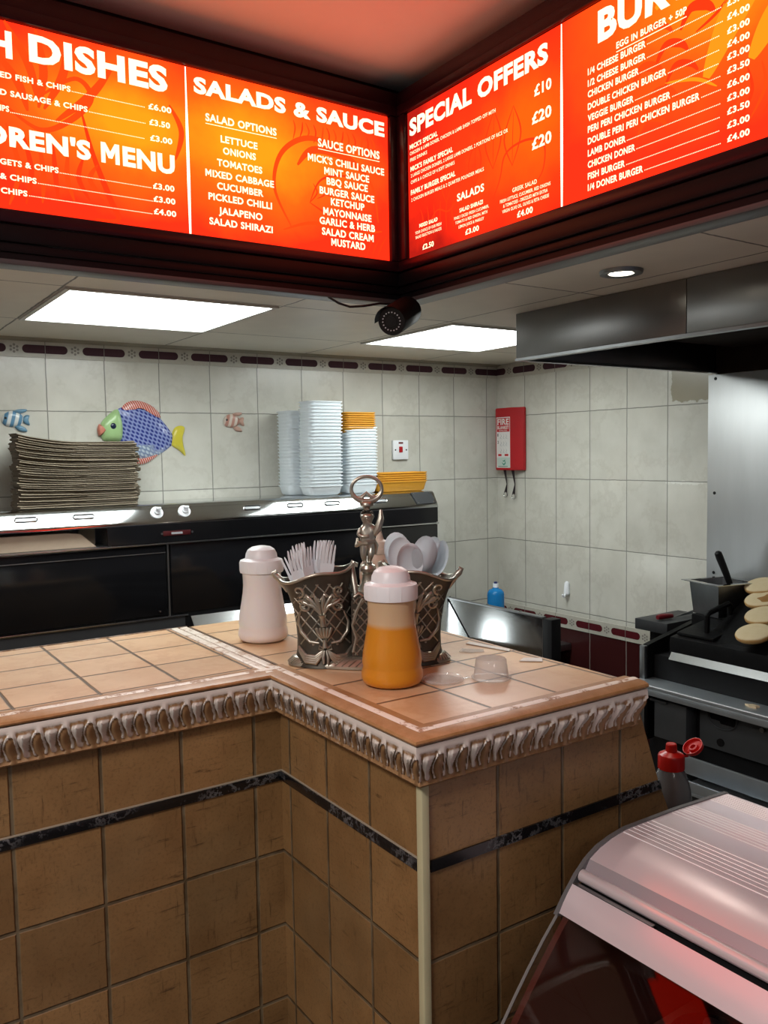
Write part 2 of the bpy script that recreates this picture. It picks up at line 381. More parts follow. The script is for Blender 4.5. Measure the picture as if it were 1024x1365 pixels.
# ------------------------------------------------------------------ recessed ceiling light panels and downlight
def ceiling_light(x0, x1, y0, y1, label):
    t = thing('ceiling_light', ((x0+x1)/2, (y0+y1)/2, ZC), label, 'light', 'recessed light panels')
    bm = nb(); w = 0.014
    for a in ((x0, x1, y0, y0+w), (x0, x1, y1-w, y1), (x0, x0+w, y0+w, y1-w), (x1-w, x1, y0+w, y1-w)): box(bm, *a, ZC-0.006, ZC-0.0005)
    put('frame', bm, 'light_frame', t)
    bm = nb(); box(bm, x0+w, x1-w, y0+w, y1-w, ZC-0.0035, ZC-0.0005); put('diffuser', bm, 'light_diffuser', t)
ceiling_light(0.540, 1.122, 2.170, 2.722, 'square recessed light panel over the back counter, left of the security camera')
ceiling_light(1.752, 2.330, 2.180, 2.732, 'square recessed light panel partly hidden behind the steel extractor hood')
t = thing('downlight', (1.605, 1.362, ZC), 'small round recessed spotlight with a metal bezel in the lowered ceiling', 'light')
bm = nb(); lathe(bm, [(0.032, -0.001), (0.030, -0.007), (0.040, -0.010), (0.049, -0.008), (0.051, -0.0005), (0.032, -0.0005)], t.location, 32); put('bezel', bm, 'steel_dull', t)
bm = nb(); lathe(bm, [(0, -0.004), (0.02, -0.004), (0.029, -0.002), (0.029, -0.0008), (0, -0.0008)], t.location, 24); put('lamp', bm, 'bulb', t)
ld = bpy.data.lights.new('downlight_beam', 'SPOT'); ld.energy = 7; ld.spot_size = 1.5; ld.spot_blend = 0.7; ld.color = (1, 0.9, 0.75); ld.shadow_soft_size = 0.03
lo = bpy.data.objects.new('downlight_beam', ld); C.objects.link(lo); lo.location = (1.605, 1.362, ZC-0.015)

# ------------------------------------------------------------------ back-lit menus
YM, XM = 1.75, 1.242
P1=[('DISHES',0.3868,0.6578,2.3728,0.0516),('H',0.3165,0.3571,2.369,0.0497),('ED FISH & CHIPS',0.3337,0.461,2.3322,0.0107),('D SAUSAGE & CHIPS',0.3323,0.4922,2.3004,0.0107),('IPS',0.331,0.3469,2.271,0.0107),('GETS & CHIPS',0.3266,0.4321,2.1729,0.0108),('& CHIPS',0.3254,0.3905,2.146,0.0108),('CHIPS',0.3258,0.3728,2.1196,0.0108),("REN'S",0.3457,0.4953,2.2077,0.0372),('MENU',0.5153,0.6676,2.2087,0.0394),('£6.00',0.6154,0.6641,2.3326,0.0118),('£3.50',0.6162,0.6602,2.3013,0.0118),('£3.00',0.617,0.6638,2.2698,0.0118),('£3.00',0.6193,0.6652,2.1736,0.0119),('£3.00',0.6195,0.6663,2.1474,0.0119),('£4.00',0.6193,0.6674,2.1221,0.0119)]
P2=[('SALADS & SAUCE',0.715,1.2017,2.3866,0.0338),('SALAD OPTIONS',0.7393,0.9081,2.3338,0.0161),('LETTUCE',0.7728,0.8601,2.2951,0.0149),('ONIONS',0.7775,0.8554,2.2711,0.0149),('TOMATOES',0.7631,0.8701,2.2443,0.0149),('MIXED CABBAGE',0.7355,0.8984,2.2186,0.0148),('CUCUMBER',0.7615,0.8715,2.1946,0.0149),('PICKLED CHILLI',0.7409,0.8922,2.17,0.0148),('JALAPENO',0.7636,0.8677,2.1425,0.015),('SALAD SHIRAZI',0.7413,0.8925,2.1178,0.0149),('SAUCE OPTIONS',1.0148,1.1862,2.331,0.0186),("MICK'S CHILLI SAUCE",0.9873,1.1992,2.2946,0.0164),('MINT SAUCE',1.0303,1.1549,2.2706,0.0166),('BBQ SAUCE',1.036,1.1504,2.248,0.0166),('BURGER SAUCE',1.0165,1.1689,2.2247,0.0166),('KETCHUP',1.0463,1.14,2.2023,0.0167),('MAYONNAISE',1.0254,1.1597,2.1781,0.0167),('GARLIC & HERB',1.0148,1.1695,2.1556,0.0166),('SALAD CREAM',1.0205,1.1649,2.1316,0.0167),('MUSTARD',1.0454,1.1406,2.1093,0.0168)]
P3=[('SPECIAL OFFERS',-1.6984,-1.2355,2.379,0.0398),('£10',-1.2738,-1.2264,2.3263,0.0214),('£20',-1.2806,-1.2267,2.2738,0.0223),('£20',-1.2809,-1.2269,2.2238,0.0231),('GREEK SALAD',-1.3392,-1.2678,2.1556,0.0085),('FRESH LETTUCE, CUCUMBER, RED ONIONS',-1.3775,-1.2298,2.1425,0.0067),('& TOMATOES - DRIZZLED WITH EXTRA',-1.3675,-1.2377,2.1313,0.0067),('VIRGIN OLIVE OIL, OLIVES & FETA CHEESE',-1.3706,-1.2341,2.1203,0.0067),('£4.00',-1.3253,-1.2796,2.1011,0.0127),("MICK'S SPECIAL",-1.6986,-1.5893,2.3484,0.0109),('CHICKEN & LAMB DONER, CHICKEN & LAMB SHISH TOPPED OFF WITH',-1.698,-1.3896,2.335,0.0077),('FREE DRINKS',-1.6974,-1.6303,2.3197,0.0077),("MICK'S FAMILY SPECIAL",-1.6965,-1.5343,2.2961,0.0115),('2 LARGE CHICKEN DONERS, 2 LARGE LAMB DONERS, 2 PORTIONS OF RICE OR',-1.6954,-1.352,2.2823,0.0077),('CHIPS & A CHOICE OF 4 SOFT DRINKS',-1.6958,-1.5285,2.267,0.0077),('FAMILY BURGER SPECIAL',-1.6964,-1.526,2.2407,0.0116),('2 CHICKEN BURGER MEALS & 2 QUARTER POUNDER MEALS',-1.6949,-1.4287,2.225,0.0077),('SALADS',-1.5207,-1.4285,2.1821,0.0167),('SALAD SHIRAZI',-1.5124,-1.4327,2.1561,0.009),('FINELY DICED FRESH CUCUMBER,',-1.5318,-1.4133,2.1439,0.0062),('TOMATO & RED ONION, WITH',-1.5278,-1.4184,2.1332,0.0062),('LEMON JUICE & PARSLEY',-1.5163,-1.4293,2.1219,0.0062),('£3.00',-1.4927,-1.4466,2.1026,0.0115),('MIXED SALAD',-1.6641,-1.5932,2.1567,0.0088),('YOUR CHOICE OF OUR FRESH',-1.681,-1.5789,2.1443,0.0066),('SALAD SELECTION & SAUCES',-1.6798,-1.5791,2.1334,0.0066),('£2.50',-1.6522,-1.6086,2.1024,0.0123)]
P4=[('BUR',-1.1085,-0.9527,2.3637,0.0571),('EGG IN BURGER + 50P',-1.0653,-0.9176,2.3371,0.0116),('1/4 CHEESE BURGER',-1.1327,-1.0006,2.3157,0.012),('£3.00',-0.8425,-0.8037,2.3151,0.0102),('1/2 CHEESE BURGER',-1.1327,-1.0004,2.2949,0.012),('£4.00',-0.8422,-0.8034,2.294,0.0102),('CHICKEN BURGER',-1.1327,-1.0151,2.275,0.0121),('£3.00',-0.842,-0.8031,2.2725,0.0102),('DOUBLE CHICKEN BURGER',-1.1327,-0.9573,2.2526,0.0121),('£4.00',-0.8417,-0.8028,2.252,0.0102),('VEGGIE BURGER',-1.1327,-1.0262,2.2316,0.0121),('£3.00',-0.8415,-0.8026,2.2323,0.0103),('PERI PERI CHICKEN BURGER',-1.1327,-0.9486,2.2113,0.0121),('£3.50',-0.8412,-0.8023,2.2111,0.0103),('DOUBLE PERI PERI CHICKEN BURGER',-1.1327,-0.8916,2.1897,0.0121),('£6.00',-0.8409,-0.8019,2.1894,0.0103),('LAMB DONER',-1.1327,-1.0435,2.168,0.0122),('£3.00',-0.8406,-0.8017,2.1687,0.0103),('CHICKEN DONER',-1.1327,-1.0226,2.1469,0.0122),('£3.50',-0.8404,-0.8014,2.148,0.0103),('FISH BURGER',-1.1327,-1.0452,2.1257,0.0122),('£3.00',-0.8401,-0.8011,2.1265,0.0104),('1/4 DONER BURGER',-1.1327,-1.0052,2.1051,0.0122),('£4.00',-0.8398,-0.8008,2.1054,0.0104)]
D1=[(0.4611,0.6089,2.3332),(0.4927,0.6077,2.3011),(0.3467,0.6058,2.2702),(0.432,0.6164,2.1733),(0.3908,0.617,2.1468),(0.3734,0.6161,2.1208)]
D4=[(-0.9997,-0.8525,2.3179),(-0.9996,-0.8489,2.2952),(-1.0151,-0.8557,2.2752),(-0.9561,-0.854,2.2532),(-1.0253,-0.8552,2.2324),(-0.9473,-0.8523,2.2116),(-0.8904,-0.851,2.1907),(-1.043,-0.8529,2.1688),(-1.0222,-0.8542,2.1479),(-1.0443,-0.8551,2.127),(-1.0043,-0.8522,2.1063)]

def print_mat(name, axis, fu, fz, ru, rz, stops):
    """printed film: orange fading to red away from a bright middle"""
    m = bpy.data.materials.new(name); m.use_nodes = True; t = m.node_tree; t.nodes.clear()
    g = t.nodes.new('ShaderNodeNewGeometry'); s = t.nodes.new('ShaderNodeSeparateXYZ'); t.links.new(g.outputs['Position'], s.inputs[0])
    U = s.outputs[0] if axis == 'x' else mth(t, 'MULTIPLY', s.outputs[1], -1.0)
    a = mth(t, 'DIVIDE', mth(t, 'SUBTRACT', U, fu), ru); b = mth(t, 'DIVIDE', mth(t, 'SUBTRACT', s.outputs[2], fz), rz)
    d = mth(t, 'SQRT', mth(t, 'ADD', mth(t, 'MULTIPLY', a, a), mth(t, 'MULTIPLY', b, b)))
    d = mth(t, 'ADD', d, mth(t, 'MULTIPLY', mth(t, 'SUBTRACT', noise(t, g.outputs['Position'], 7, 4), 0.5), 0.55))
    cr = t.nodes.new('ShaderNodeValToRGB'); t.links.new(d, cr.inputs[0])
    el = cr.color_ramp.elements
    for i, (p, c) in enumerate(stops):
        e = el[i] if i < 2 else el.new(p)
        e.position = p; e.color = (*c, 1)
    em = t.nodes.new('ShaderNodeEmission'); o = t.nodes.new('ShaderNodeOutputMaterial')
    t.links.new(cr.outputs[0], em.inputs[0]); em.inputs[1].default_value = 2.6*MENU; t.links.new(em.outputs[0], o.inputs[0])
    return m
Yl, Or, Rd, Dk = (0.62, 0.096, 0.0026), (0.60, 0.037, 0.0022), (0.46, 0.0095, 0.0024), (0.13, 0.0035, 0.0020)
MP = [print_mat('print_a', 'x', 0.58, 2.29, 0.36, 0.19, [(0.12, Yl), (1.0, Rd), (0.5, Or)]),
      print_mat('print_b', 'x', 0.84, 2.29, 0.40, 0.20, [(0.15, Yl), (1.0, Rd), (0.55, Or), (1.0, Dk)][:3]),
      print_mat('print_c', 'y', -1.27, 2.27, 0.48, 0.26, [(0.1, (0.60, 0.034, 0.0015)), (1.0, Dk), (0.5, (0.55, 0.013, 0.002))]),
      print_mat('print_d', 'y', -0.86, 2.36, 0.42, 0.24, [(0.15, (0.62, 0.068, 0.002)), (1.0, Rd), (0.5, (0.60, 0.028, 0.002))])]
M['art_red'] = emit('art_red', (0.58, 0.020, 0.002), 2.4*MENU)
M['art_deep'] = emit('art_deep', (0.50, 0.013, 0.002), 2.4*MENU)
M['art_yellow'] = emit('art_yellow', (0.62, 0.085, 0.003), 2.6*MENU)
def brush(bm, P, pts, w, mi=0):
    """tapered brush stroke through points (Catmull-Rom)"""
    q = [pts[0]]+list(pts)+[pts[-1]]; c = []
    for i in range(1, len(q)-2):
        for k in range(8):
            s = k/8; a, b, d, e = q[i-1], q[i], q[i+1], q[i+2]
            c.append(tuple(0.5*((2*b[j])+(-a[j]+d[j])*s+(2*a[j]-5*b[j]+4*d[j]-e[j])*s*s+(-a[j]+3*b[j]-3*d[j]+e[j])*s**3) for j in (0, 1)))
    c.append(pts[-1]); n = len(c); L = []; R = []
    for i in range(n):
        a, b = c[max(0, i-1)], c[min(n-1, i+1)]; dx, dz = b[0]-a[0], b[1]-a[1]; l = math.hypot(dx, dz) or 1
        ww = w*(0.25+0.75*math.sin(PI*i/(n-1)))
        L.append(bm.verts.new(P(c[i][0]-dz/l*ww/2, c[i][1]+dx/l*ww/2))); R.append(bm.verts.new(P(c[i][0]+dz/l*ww/2, c[i][1]-dx/l*ww/2)))
    for i in range(n-1):
        f = bm.faces.new((L[i], L[i+1], R[i+1], R[i])); f.material_index = mi
def dotted(bm, P, u0, u1, z, r):
    u = u0+0.003
    while u < u1: disc(bm, P, u, z+r, r, 0, 6); u += r*3.1
def art(bm, P, i):
    """faint printed drawings on the film"""
    def stroke(bm, P, pts, w, mi=0): brush(bm, P, pts, w, mi+1)
    if i == 0:
        for a, b in (((0.40, 2.30), (0.345, 2.437)), ((0.40, 2.29), (0.40, 2.435)), ((0.41, 2.29), (0.46, 2.43)), ((0.38, 2.28), (0.325, 2.38)), ((0.43, 2.27), (0.545, 2.40))):
            m = ((a[0]+b[0])/2+0.012, (a[1]+b[1])/2); stroke(bm, P, [a, m, b], 0.016)
        stroke(bm, P, [(0.40, 2.31), (0.47, 2.36), (0.50, 2.33), (0.46, 2.28), (0.40, 2.25), (0.33, 2.29)], 0.012)
        stroke(bm, P, [(0.48, 2.30), (0.50, 2.22), (0.53, 2.14), (0.545, 2.10), (0.50, 2.095)], 0.012, 1)
        for k in range(7): stroke(bm, P, [(0.34+0.03*k, 2.10+0.006*k), (0.36+0.022*k, 2.17), (0.34+0.028*k, 2.25-0.008*k)], 0.010, k % 2)
        stroke(bm, P, [(0.66, 2.35), (0.685, 2.30), (0.67, 2.24)], 0.012)
    elif i == 1:
        stroke(bm, P, [(0.94, 2.14), (0.90, 2.22), (0.92, 2.30), (0.99, 2.345), (1.08, 2.33), (1.16, 2.27), (1.18, 2.18)], 0.012)
        stroke(bm, P, [(0.96, 2.28), (1.0, 2.32), (1.08, 2.32), (1.14, 2.29)], 0.018)
        stroke(bm, P, [(0.99, 2.20), (1.02, 2.255), (1.08, 2.275), (1.15, 2.27)], 0.005, 1)
        stroke(bm, P, [(0.99, 2.20), (1.05, 2.18), (1.10, 2.21)], 0.005, 1)
        stroke(bm, P, [(0.92, 2.13), (1.0, 2.155), (1.10, 2.145), (1.19, 2.16)], 0.009)
        for k in range(13):
            a = 0.95+0.018*k; stroke(bm, P, [(a, 2.335+0.01*math.sin(k)), (a+0.006, 2.36), (a+0.002+0.006*math.sin(k*2), 2.378)], 0.004, k % 2)
        for k in range(9): stroke(bm, P, [(1.05+0.016*k, 2.10), (1.06+0.016*k, 2.125), (1.085+0.015*k, 2.15)], 0.003, 1)
        for k in range(5): stroke(bm, P, [(0.99+0.02*k, 2.20+0.012*k), (1.01+0.02*k, 2.225), (1.0+0.02*k, 2.245)], 0.0035, 1)
    elif i == 2:
        for x, z, s in ((-1.46, 2.25, 1.0), (-1.40, 2.28, 1.2), (-1.34, 2.27, 1.2), (-1.56, 2.23, 0.8)):
            stroke(bm, P, [(x, z-0.05*s), (x-0.02*s, z), (x+0.005, z+0.05*s)], 0.004, 1); stroke(bm, P, [(x, z-0.05*s), (x+0.022*s, z), (x+0.005, z+0.05*s)], 0.004, 1)
            stroke(bm, P, [(x, z-0.05*s), (x+0.002, z), (x+0.005, z+0.04*s)], 0.002, 1)
        stroke(bm, P, [(-1.42, 2.13), (-1.38, 2.19), (-1.36, 2.24), (-1.30, 2.25), (-1.25, 2.23), (-1.25, 2.18), (-1.28, 2.15)], 0.005, 1)
        stroke(bm, P, [(-1.65, 2.12), (-1.60, 2.18), (-1.55, 2.17), (-1.50, 2.20), (-1.47, 2.16)], 0.004, 1)
        for k in range(6): stroke(bm, P, [(-1.66+0.025*k, 2.13), (-1.65+0.022*k, 2.17), (-1.66+0.026*k, 2.20)], 0.003, 1)
    else:
        for k, (x, z) in enumerate(((-0.98, 2.33), (-0.95, 2.29), (-1.00, 2.27), (-0.93, 2.25), (-0.97, 2.22), (-0.90, 2.33), (-0.99, 2.18))):
            stroke(bm, P, [(x-0.03, z-0.015), (x-0.01, z+0.012), (x+0.02, z+0.004), (x+0.035, z-0.012)], 0.011+0.003*(k % 3), k % 2)
        stroke(bm, P, [(-0.88, 2.22), (-0.84, 2.29), (-0.79, 2.36), (-0.76, 2.43)], 0.055, 2)
        stroke(bm, P, [(-0.98, 2.37), (-0.93, 2.40), (-0.88, 2.38), (-0.86, 2.42)], 0.03, 2)
        stroke(bm, P, [(-0.80, 2.22), (-0.76, 2.27), (-0.70, 2.30), (-0.64, 2.29)], 0.05, 2)
        for k in range(8): stroke(bm, P, [(-0.84+0.02*k, 2.13), (-0.82+0.022*k, 2.17), (-0.83+0.024*k, 2.21)], 0.006, k % 2)
        stroke(bm, P, [(-0.96, 2.24), (-0.90, 2.225), (-0.86, 2.20)], 0.006, 2); stroke(bm, P, [(-0.90, 2.30), (-0.86, 2.315), (-0.82, 2.345)], 0.006, 1)

FULL = {(0, 'H'): 'FISH', (0, 'ED FISH & CHIPS'): 'BATTERED FISH & CHIPS', (0, 'D SAUSAGE & CHIPS'): 'BATTERED SAUSAGE & CHIPS', (0, 'IPS'): 'CHIPS',
        (0, 'GETS & CHIPS'): 'CHICKEN NUGGETS & CHIPS', (0, '& CHIPS'): 'SAUSAGE & CHIPS', (0, "REN'S"): "CHILDREN'S", (3, 'BUR'): 'BURGERS'}
def sign(kind):
    if kind == 'left':
        lab = 'long back-lit orange menu sign with fish dishes and salads and sauce, left of the corner'
        t = thing('menu_sign', (0.5, YM, 2.0), lab, 'sign'); PP = lambda o: (lambda u, z: (u, YM-o, z)); ext = (-0.75, XM)
        panels = [(-0.72, 0.697, 0, P1, D1), (0.697, 1.212, 1, P2, [])]
        def bar(bm, u0, u1, z0, z1, o0, o1, bev=0): box(bm, u0, u1, YM-o1, YM-o0, z0, z1, 0, bev)
    else:
        lab = 'long back-lit orange menu sign with special offers and burgers, right of the corner'
        t = thing('menu_sign', (XM, 1.0, 2.0), lab, 'sign'); PP = lambda o: (lambda u, z: (XM-o, -u, z)); ext = (-YM, 0.35)
        panels = [(-1.708, -1.1985, 2, P3, []), (-1.1985, 0.32, 3, P4, D4)]
        def bar(bm, u0, u1, z0, z1, o0, o1, bev=0): box(bm, XM-o1, XM-o0, -u1, -u0, z0, z1, 0, bev)
    z0, z1 = 2.090, 2.437; e0, e1 = ext
    corner_hi = kind == 'left'
    bm = nb()                                        # box behind the films
    bar(bm, e0, e1+(0.055 if corner_hi else 0), 2.0, 2.50, -0.055, -0.002)
    put('light_box', bm, 'black_rail', t)
    bm = nb()                                        # maroon snap frame
    c0 = e0+(0.0 if corner_hi else 0.0); c1 = e1
    bar(bm, c0, c1, z1, 2.462, -0.001, 0.012, 0.004); bar(bm, c0, c1, 2.462, 2.497, -0.001, 0.003, 0.001)
    bar(bm, c0, c1, 2.064, z0, -0.001, 0.014, 0.005)
    if corner_hi: bar(bm, 1.212, 1.238, z0, z1, -0.001, 0.012, 0.004); bar(bm, e0, -0.72, z0, z1, -0.001, 0.012, 0.004)
    else: bar(bm, -1.746, -1.708, z0, z1, -0.001, 0.012, 0.004); bar(bm, 0.32, e1, z0, z1, -0.001, 0.012, 0.004)
    put('frame', bm, 'maroon', t)
    bm = nb(); bar(bm, c0, c1, 2.030, 2.062, -0.001, 0.010, 0.003); bar(bm, c0, c1, 2.012, 2.029, -0.03, 0.004, 0.002); put('lower_rail', bm, 'black_rail', t)
    bm = nb(); bar(bm, c0, c1+(0.055 if corner_hi else 0), 1.990, 2.0115, -0.055, -0.003, 0.002); put('lower_rail', bm, 'grey_rail', t)
    for u0, u1, i, lines, dots in panels:
        bm = nb(); bar(bm, u0, u1, z0, z1, -0.0015, 0.0)
        art(bm, PP(0.0006), i)
        p = put('printed_panel', bm, [MP[i], 'art_red', 'art_deep', 'art_yellow'], t); p['label'] = ('fish dishes panel', 'salads and sauce panel', 'special offers panel', 'burgers panel')[i]
        P = PP(0.0012)
        for (s, a, b, z, h) in lines:
            if (i, s) in FULL:                       # part of the word runs on beyond the photo's edge
                w_ = lambda q: max(v[0] for v in glyphs(q, 0.03)[0])-min(v[0] for v in glyphs(q, 0.03)[0])
                k = (b-a)/w_(s); s2 = FULL[i, s]
                if i == 3: b = a+k*w_(s2)
                else: a = b-k*w_(s2)
                s = s2
            bm = nb(); text(bm, s, a, b, z, h, P, 0.045 if h > 0.03 else (0.03 if h > 0.0085 else 0.008))
            if s in ('SALAD OPTIONS', 'SAUCE OPTIONS', 'EGG IN BURGER + 50P'): quad(bm, P, a, b, z-0.006, z-0.0045)
            put('heading' if h > 0.03 else 'price' if s[0] == '\u00a3' else 'menu_line', bm, 'letter', p)
        for (a, b, z) in dots: bm = nb(); dotted(bm, P, a, b, z, 0.0010); put('dot_leader', bm, 'letter', p)
    bm = nb(); u = 0.697 if kind == 'left' else -1.1985; zz = [(z0+0.002, 0.0022), (2.20, 0.0034), (2.31, 0.0030), (2.37, 0.0018), (z1-0.002, 0.0012)]
    P = PP(0.0022)
    for (za, wa), (zb, wb) in zip(zz, zz[1:]): bm.faces.new([bm.verts.new(P(*q)) for q in ((u-wa, za), (u+wa, za), (u+wb, zb), (u-wb, zb))])
    g = put('light_gap', bm, 'gap', t); g['label'] = 'bright white joint between two printed panels'
sign('left'); sign('right')
# bulkhead above the lowered ceiling that carries the signs
bm = nb(); box(bm, -2.3, 1.32, 1.81, 1.90, 2.118, 2.535); box(bm, 1.30, 1.36, -2.6, 1.81, 2.118, 2.535); struct('trim_5', bm, 'black_rail')

# ------------------------------------------------------------------ security camera
t = thing('security_camera', (1.225, 1.71, 1.988), 'black bullet security camera hanging from the corner of the menu signs', 'camera')
a = Vector((1.128, 1.625, 1.922)); b = Vector((1.238, 1.706, 1.968)); d = (b-a).normalized()
bm = nb(); tube(bm, [a, a+d*0.004, b-d*0.01, b], [0.032, 0.0335, 0.0335, 0.028], 28)
put('body', bm, 'black_matt', t)
bm = nb(); sidev = d.cross(Vector((0, 0, 1))).normalized(); upv = sidev.cross(d)
n = 13; A = []; B = []
for i in range(n):
    an = PI*i/(n-1); o = (sidev*math.cos(an)+upv*math.sin(an))*0.0368
    A.append(bm.verts.new(a-d*0.014+o)); B.append(bm.verts.new(b-d*0.02+o))
for i in range(n-1): bm.faces.new((A[i], A[i+1], B[i+1], B[i]))
r = bmesh.ops.solidify(bm, geom=list(bm.faces), thickness=0.002)
put('sun_shield', bm, 'black_matt', t)
bm = nb(); cyl(bm, a-d*0.002, a+d*0.002, 0.013, 24); put('lens', bm, 'black_gloss', t)
bm = nb()
for k in range(18):
    an = 2*PI*k/18; p = a+(sidev*math.cos(an)+upv*math.sin(an))*0.021; cyl(bm, p-d*0.0015, p+d*0.001, 0.0016, 8)
put('infrared_led_ring', bm, plain('led', (0.55, 0.55, 0.58), 0.2), t)
bm = nb(); tube(bm, [(1.212, 1.690, 1.962), (1.230, 1.705, 1.972), (1.236, 1.712, 1.980), (1.236, 1.715, 1.992)], [0.012, 0.014, 0.014, 0.012], 14); lathe(bm, [(0, -0.006), (0.024, -0.006), (0.026, 0.0), (0.026, 0.004), (0, 0.004)], (1.238, 1.728, 1.984), 24)
put('bracket', bm, 'black_matt', t)
bm = nb(); tube(bm, [(1.225, 1.735, 1.985), (1.17, 1.735, 1.983), (1.12, 1.73, 1.972), (1.085, 1.735, 1.968), (1.06, 1.745, 1.976), (1.04, 1.76, 1.992)], 0.0028, 8); put('cable', bm, 'black_matt', t)

# ------------------------------------------------------------------ extractor hood
HX, HY, HZ = 1.812, 1.944, 1.902
t = thing('extractor_hood', (2.3, 1.0, ZC), 'brushed steel extractor hood hanging from the ceiling over the griddle', 'extractor hood')
bm = nb(); box(bm, HX, HX+0.012, 1.335, HY, HZ, ZC-0.001, 0, 0.002); put('front_panel', bm, 'hood_steel', t)
bm = nb(); box(bm, HX-0.001, HX+0.012, -0.6, 1.333, HZ, ZC-0.001, 0, 0.002); put('front_panel', bm, 'hood_steel', t)
bm = nb(); box(bm, HX+0.012, XR-0.002, HY-0.012, HY, HZ, ZC-0.001, 0, 0.002); put('end_panel', bm, 'hood_steel', t)
bm = nb(); box(bm, HX-0.002, HX+0.022, -0.6, HY+0.002, HZ-0.008, HZ); box(bm, HX+0.022, XR-0.002, HY-0.02, HY+0.002, HZ-0.008, HZ); put('bottom_lip', bm, 'steel_dull', t)
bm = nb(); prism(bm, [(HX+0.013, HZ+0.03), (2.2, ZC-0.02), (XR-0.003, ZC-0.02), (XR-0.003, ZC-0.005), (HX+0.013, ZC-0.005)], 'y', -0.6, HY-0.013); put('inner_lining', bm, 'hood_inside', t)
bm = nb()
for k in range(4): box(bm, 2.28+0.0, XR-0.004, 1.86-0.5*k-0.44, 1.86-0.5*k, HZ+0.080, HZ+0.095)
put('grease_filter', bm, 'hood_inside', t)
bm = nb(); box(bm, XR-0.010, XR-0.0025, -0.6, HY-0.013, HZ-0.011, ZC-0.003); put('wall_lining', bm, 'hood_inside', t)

# ------------------------------------------------------------------ steel sheet on the right wall
t = thing('steel_splashback', (XR-0.004, 1.0, 1.5), 'tall grey steel sheet screwed to the right wall beside the griddle', 'splashback')
bm = nb(); box(bm, XR-0.006, XR-0.0015, -0.6, 1.966, 0.60, HZ-0.012, 0, 0.001); put('sheet', bm, 'steel_wall', t)
for y, z in ((1.935, 1.875), (1.935, 1.45), (1.40, 1.875), (1.935, 1.15)):
    bm = nb(); lathe(bm, [(0, 0.0), (0.006, 0.0), (0.006, 0.001), (0.0, 0.003)], (0, 0, 0), 12); bmesh.ops.rotate(bm, verts=bm.verts, cent=(0, 0, 0), matrix=Matrix.Rotation(-PI/2, 3, 'Y')); bmesh.ops.translate(bm, verts=bm.verts, vec=(XR-0.006, y, z)); put('screw', bm, 'black_matt', t)

# ------------------------------------------------------------------ hot cabinet range along the back wall
YF, FX = 2.86, 2.212
t = thing('hot_cabinet', (0.6, 2.98, 0), 'long black glass hot cabinet with a sloping steel top along the back wall', 'food warmer')
TZ = 1.455
bm = nb()
prism(bm, [(YF, 1.389), (YF+0.004, 1.400), (YF+0.030, 1.446), (YF+0.040, 1.4535), (YF+0.055, TZ), (3.145, TZ), (3.145, TZ-0.02), (YF+0.06, TZ-0.02), (YF+0.03, 1.41), (YF+0.02, 1.387), (YF, 1.387)], 'x', -0.9, FX)
put('top', bm, 'steel_mirror', t, angle=50)
nrm = Vector((0, -math.sin(math.radians(61)), math.cos(math.radians(61)))); slope = Vector((0, math.cos(math.radians(61)), math.sin(math.radians(61))))
S0 = Vector((0, YF+0.004, 1.400))
def on_slope(x, s, h=0.0): return V3(x, S0.y, S0.z)+slope*s+nrm*h
for x in (0.565, 0.745, 1.355, 1.535, 1.70, 1.925):               # oblong finger slots
    bm = nb(); L = 0.034; r = 0.0075; loop = []
    for i in range(9): an = -PI/2+PI*i/8; loop.append(on_slope(x+L-r+r*math.cos(an), 0.03+r*math.sin(an), 0.0015))
    for i in range(9): an = PI/2+PI*i/8; loop.append(on_slope(x-L+r+r*math.cos(an), 0.03+r*math.sin(an), 0.0015))
    tube(bm, loop, 0.0024, 6, closed=True)
    f = bm.faces.new([bm.verts.new(p-nrm*0.001) for p in loop]); f.material_index = 1
    put('finger_slot', bm, ['steel', 'steel_dull'], t)
for x in (0.992, 1.092):                                           # two white vents
    bm = nb(); p = on_slope(x, 0.03)
    tube(bm, [p, p+nrm*0.004, p+nrm*0.006], [0.022, 0.022, 0.014], 24); tube(bm, [p+nrm*0.006, p+nrm*0.014], 0.011, 20); 
    box(bm, x-0.009, x+0.009, p.y-0.028, p.y-0.012, p.z+0.012, p.z+0.021, 0, 0.003)
    put('knob', bm, 'white_plastic', t)
bm = nb(); pts = [on_slope(x, s, h) for h in (0.001, 0.004) for x, s in ((2.105, 0.003), (2.20, 0.003), (2.195, 0.058), (2.09, 0.058))]
vs = [bm.verts.new(p) for p in pts]
for f in ((0, 1, 2, 3), (4, 5, 6, 7), (0, 1, 5, 4), (1, 2, 6, 5), (2, 3, 7, 6), (3, 0, 4, 7)): bm.faces.new([vs[i] for i in f])
put('control_panel', bm, 'dark_grey', t)
for x, s in ((2.112, 0.008), (2.192, 0.008), (2.10, 0.052), (2.188, 0.052)):
    bm = nb(); p = on_slope(x, s, 0.004); cyl(bm, p, p+nrm*0.0015, 0.003, 10); put('screw', bm, 'steel', t)
bm = nb(); box(bm, 0.815, FX-0.002, YF, YF+0.008, 1.324, 1.387); put('fascia', bm, 'black_gloss', t)
bm = nb(); box(bm, -0.9, 0.83, YF+0.17, YF+0.18, 1.324, 1.388); box(bm, 0.82, 0.83, YF+0.009, YF+0.17, 1.324, 1.386); box(bm, -0.9, 0.83, YF+0.009, YF+0.18, 1.316, 1.322); put('warming_shelf', bm, 'steel_dull', t)
bm = nb(); box(bm, -0.9, FX-0.002, YF-0.008, YF+0.004, 1.316, 1.322, 0, 0.001); put('edge_strip', bm, 'steel', t)
bm = nb(); box(bm, -0.9, 1.012, YF-0.001, YF+0.006, 1.070, 1.314, 0, 0.002); put('door', bm, 'black_gloss', t)
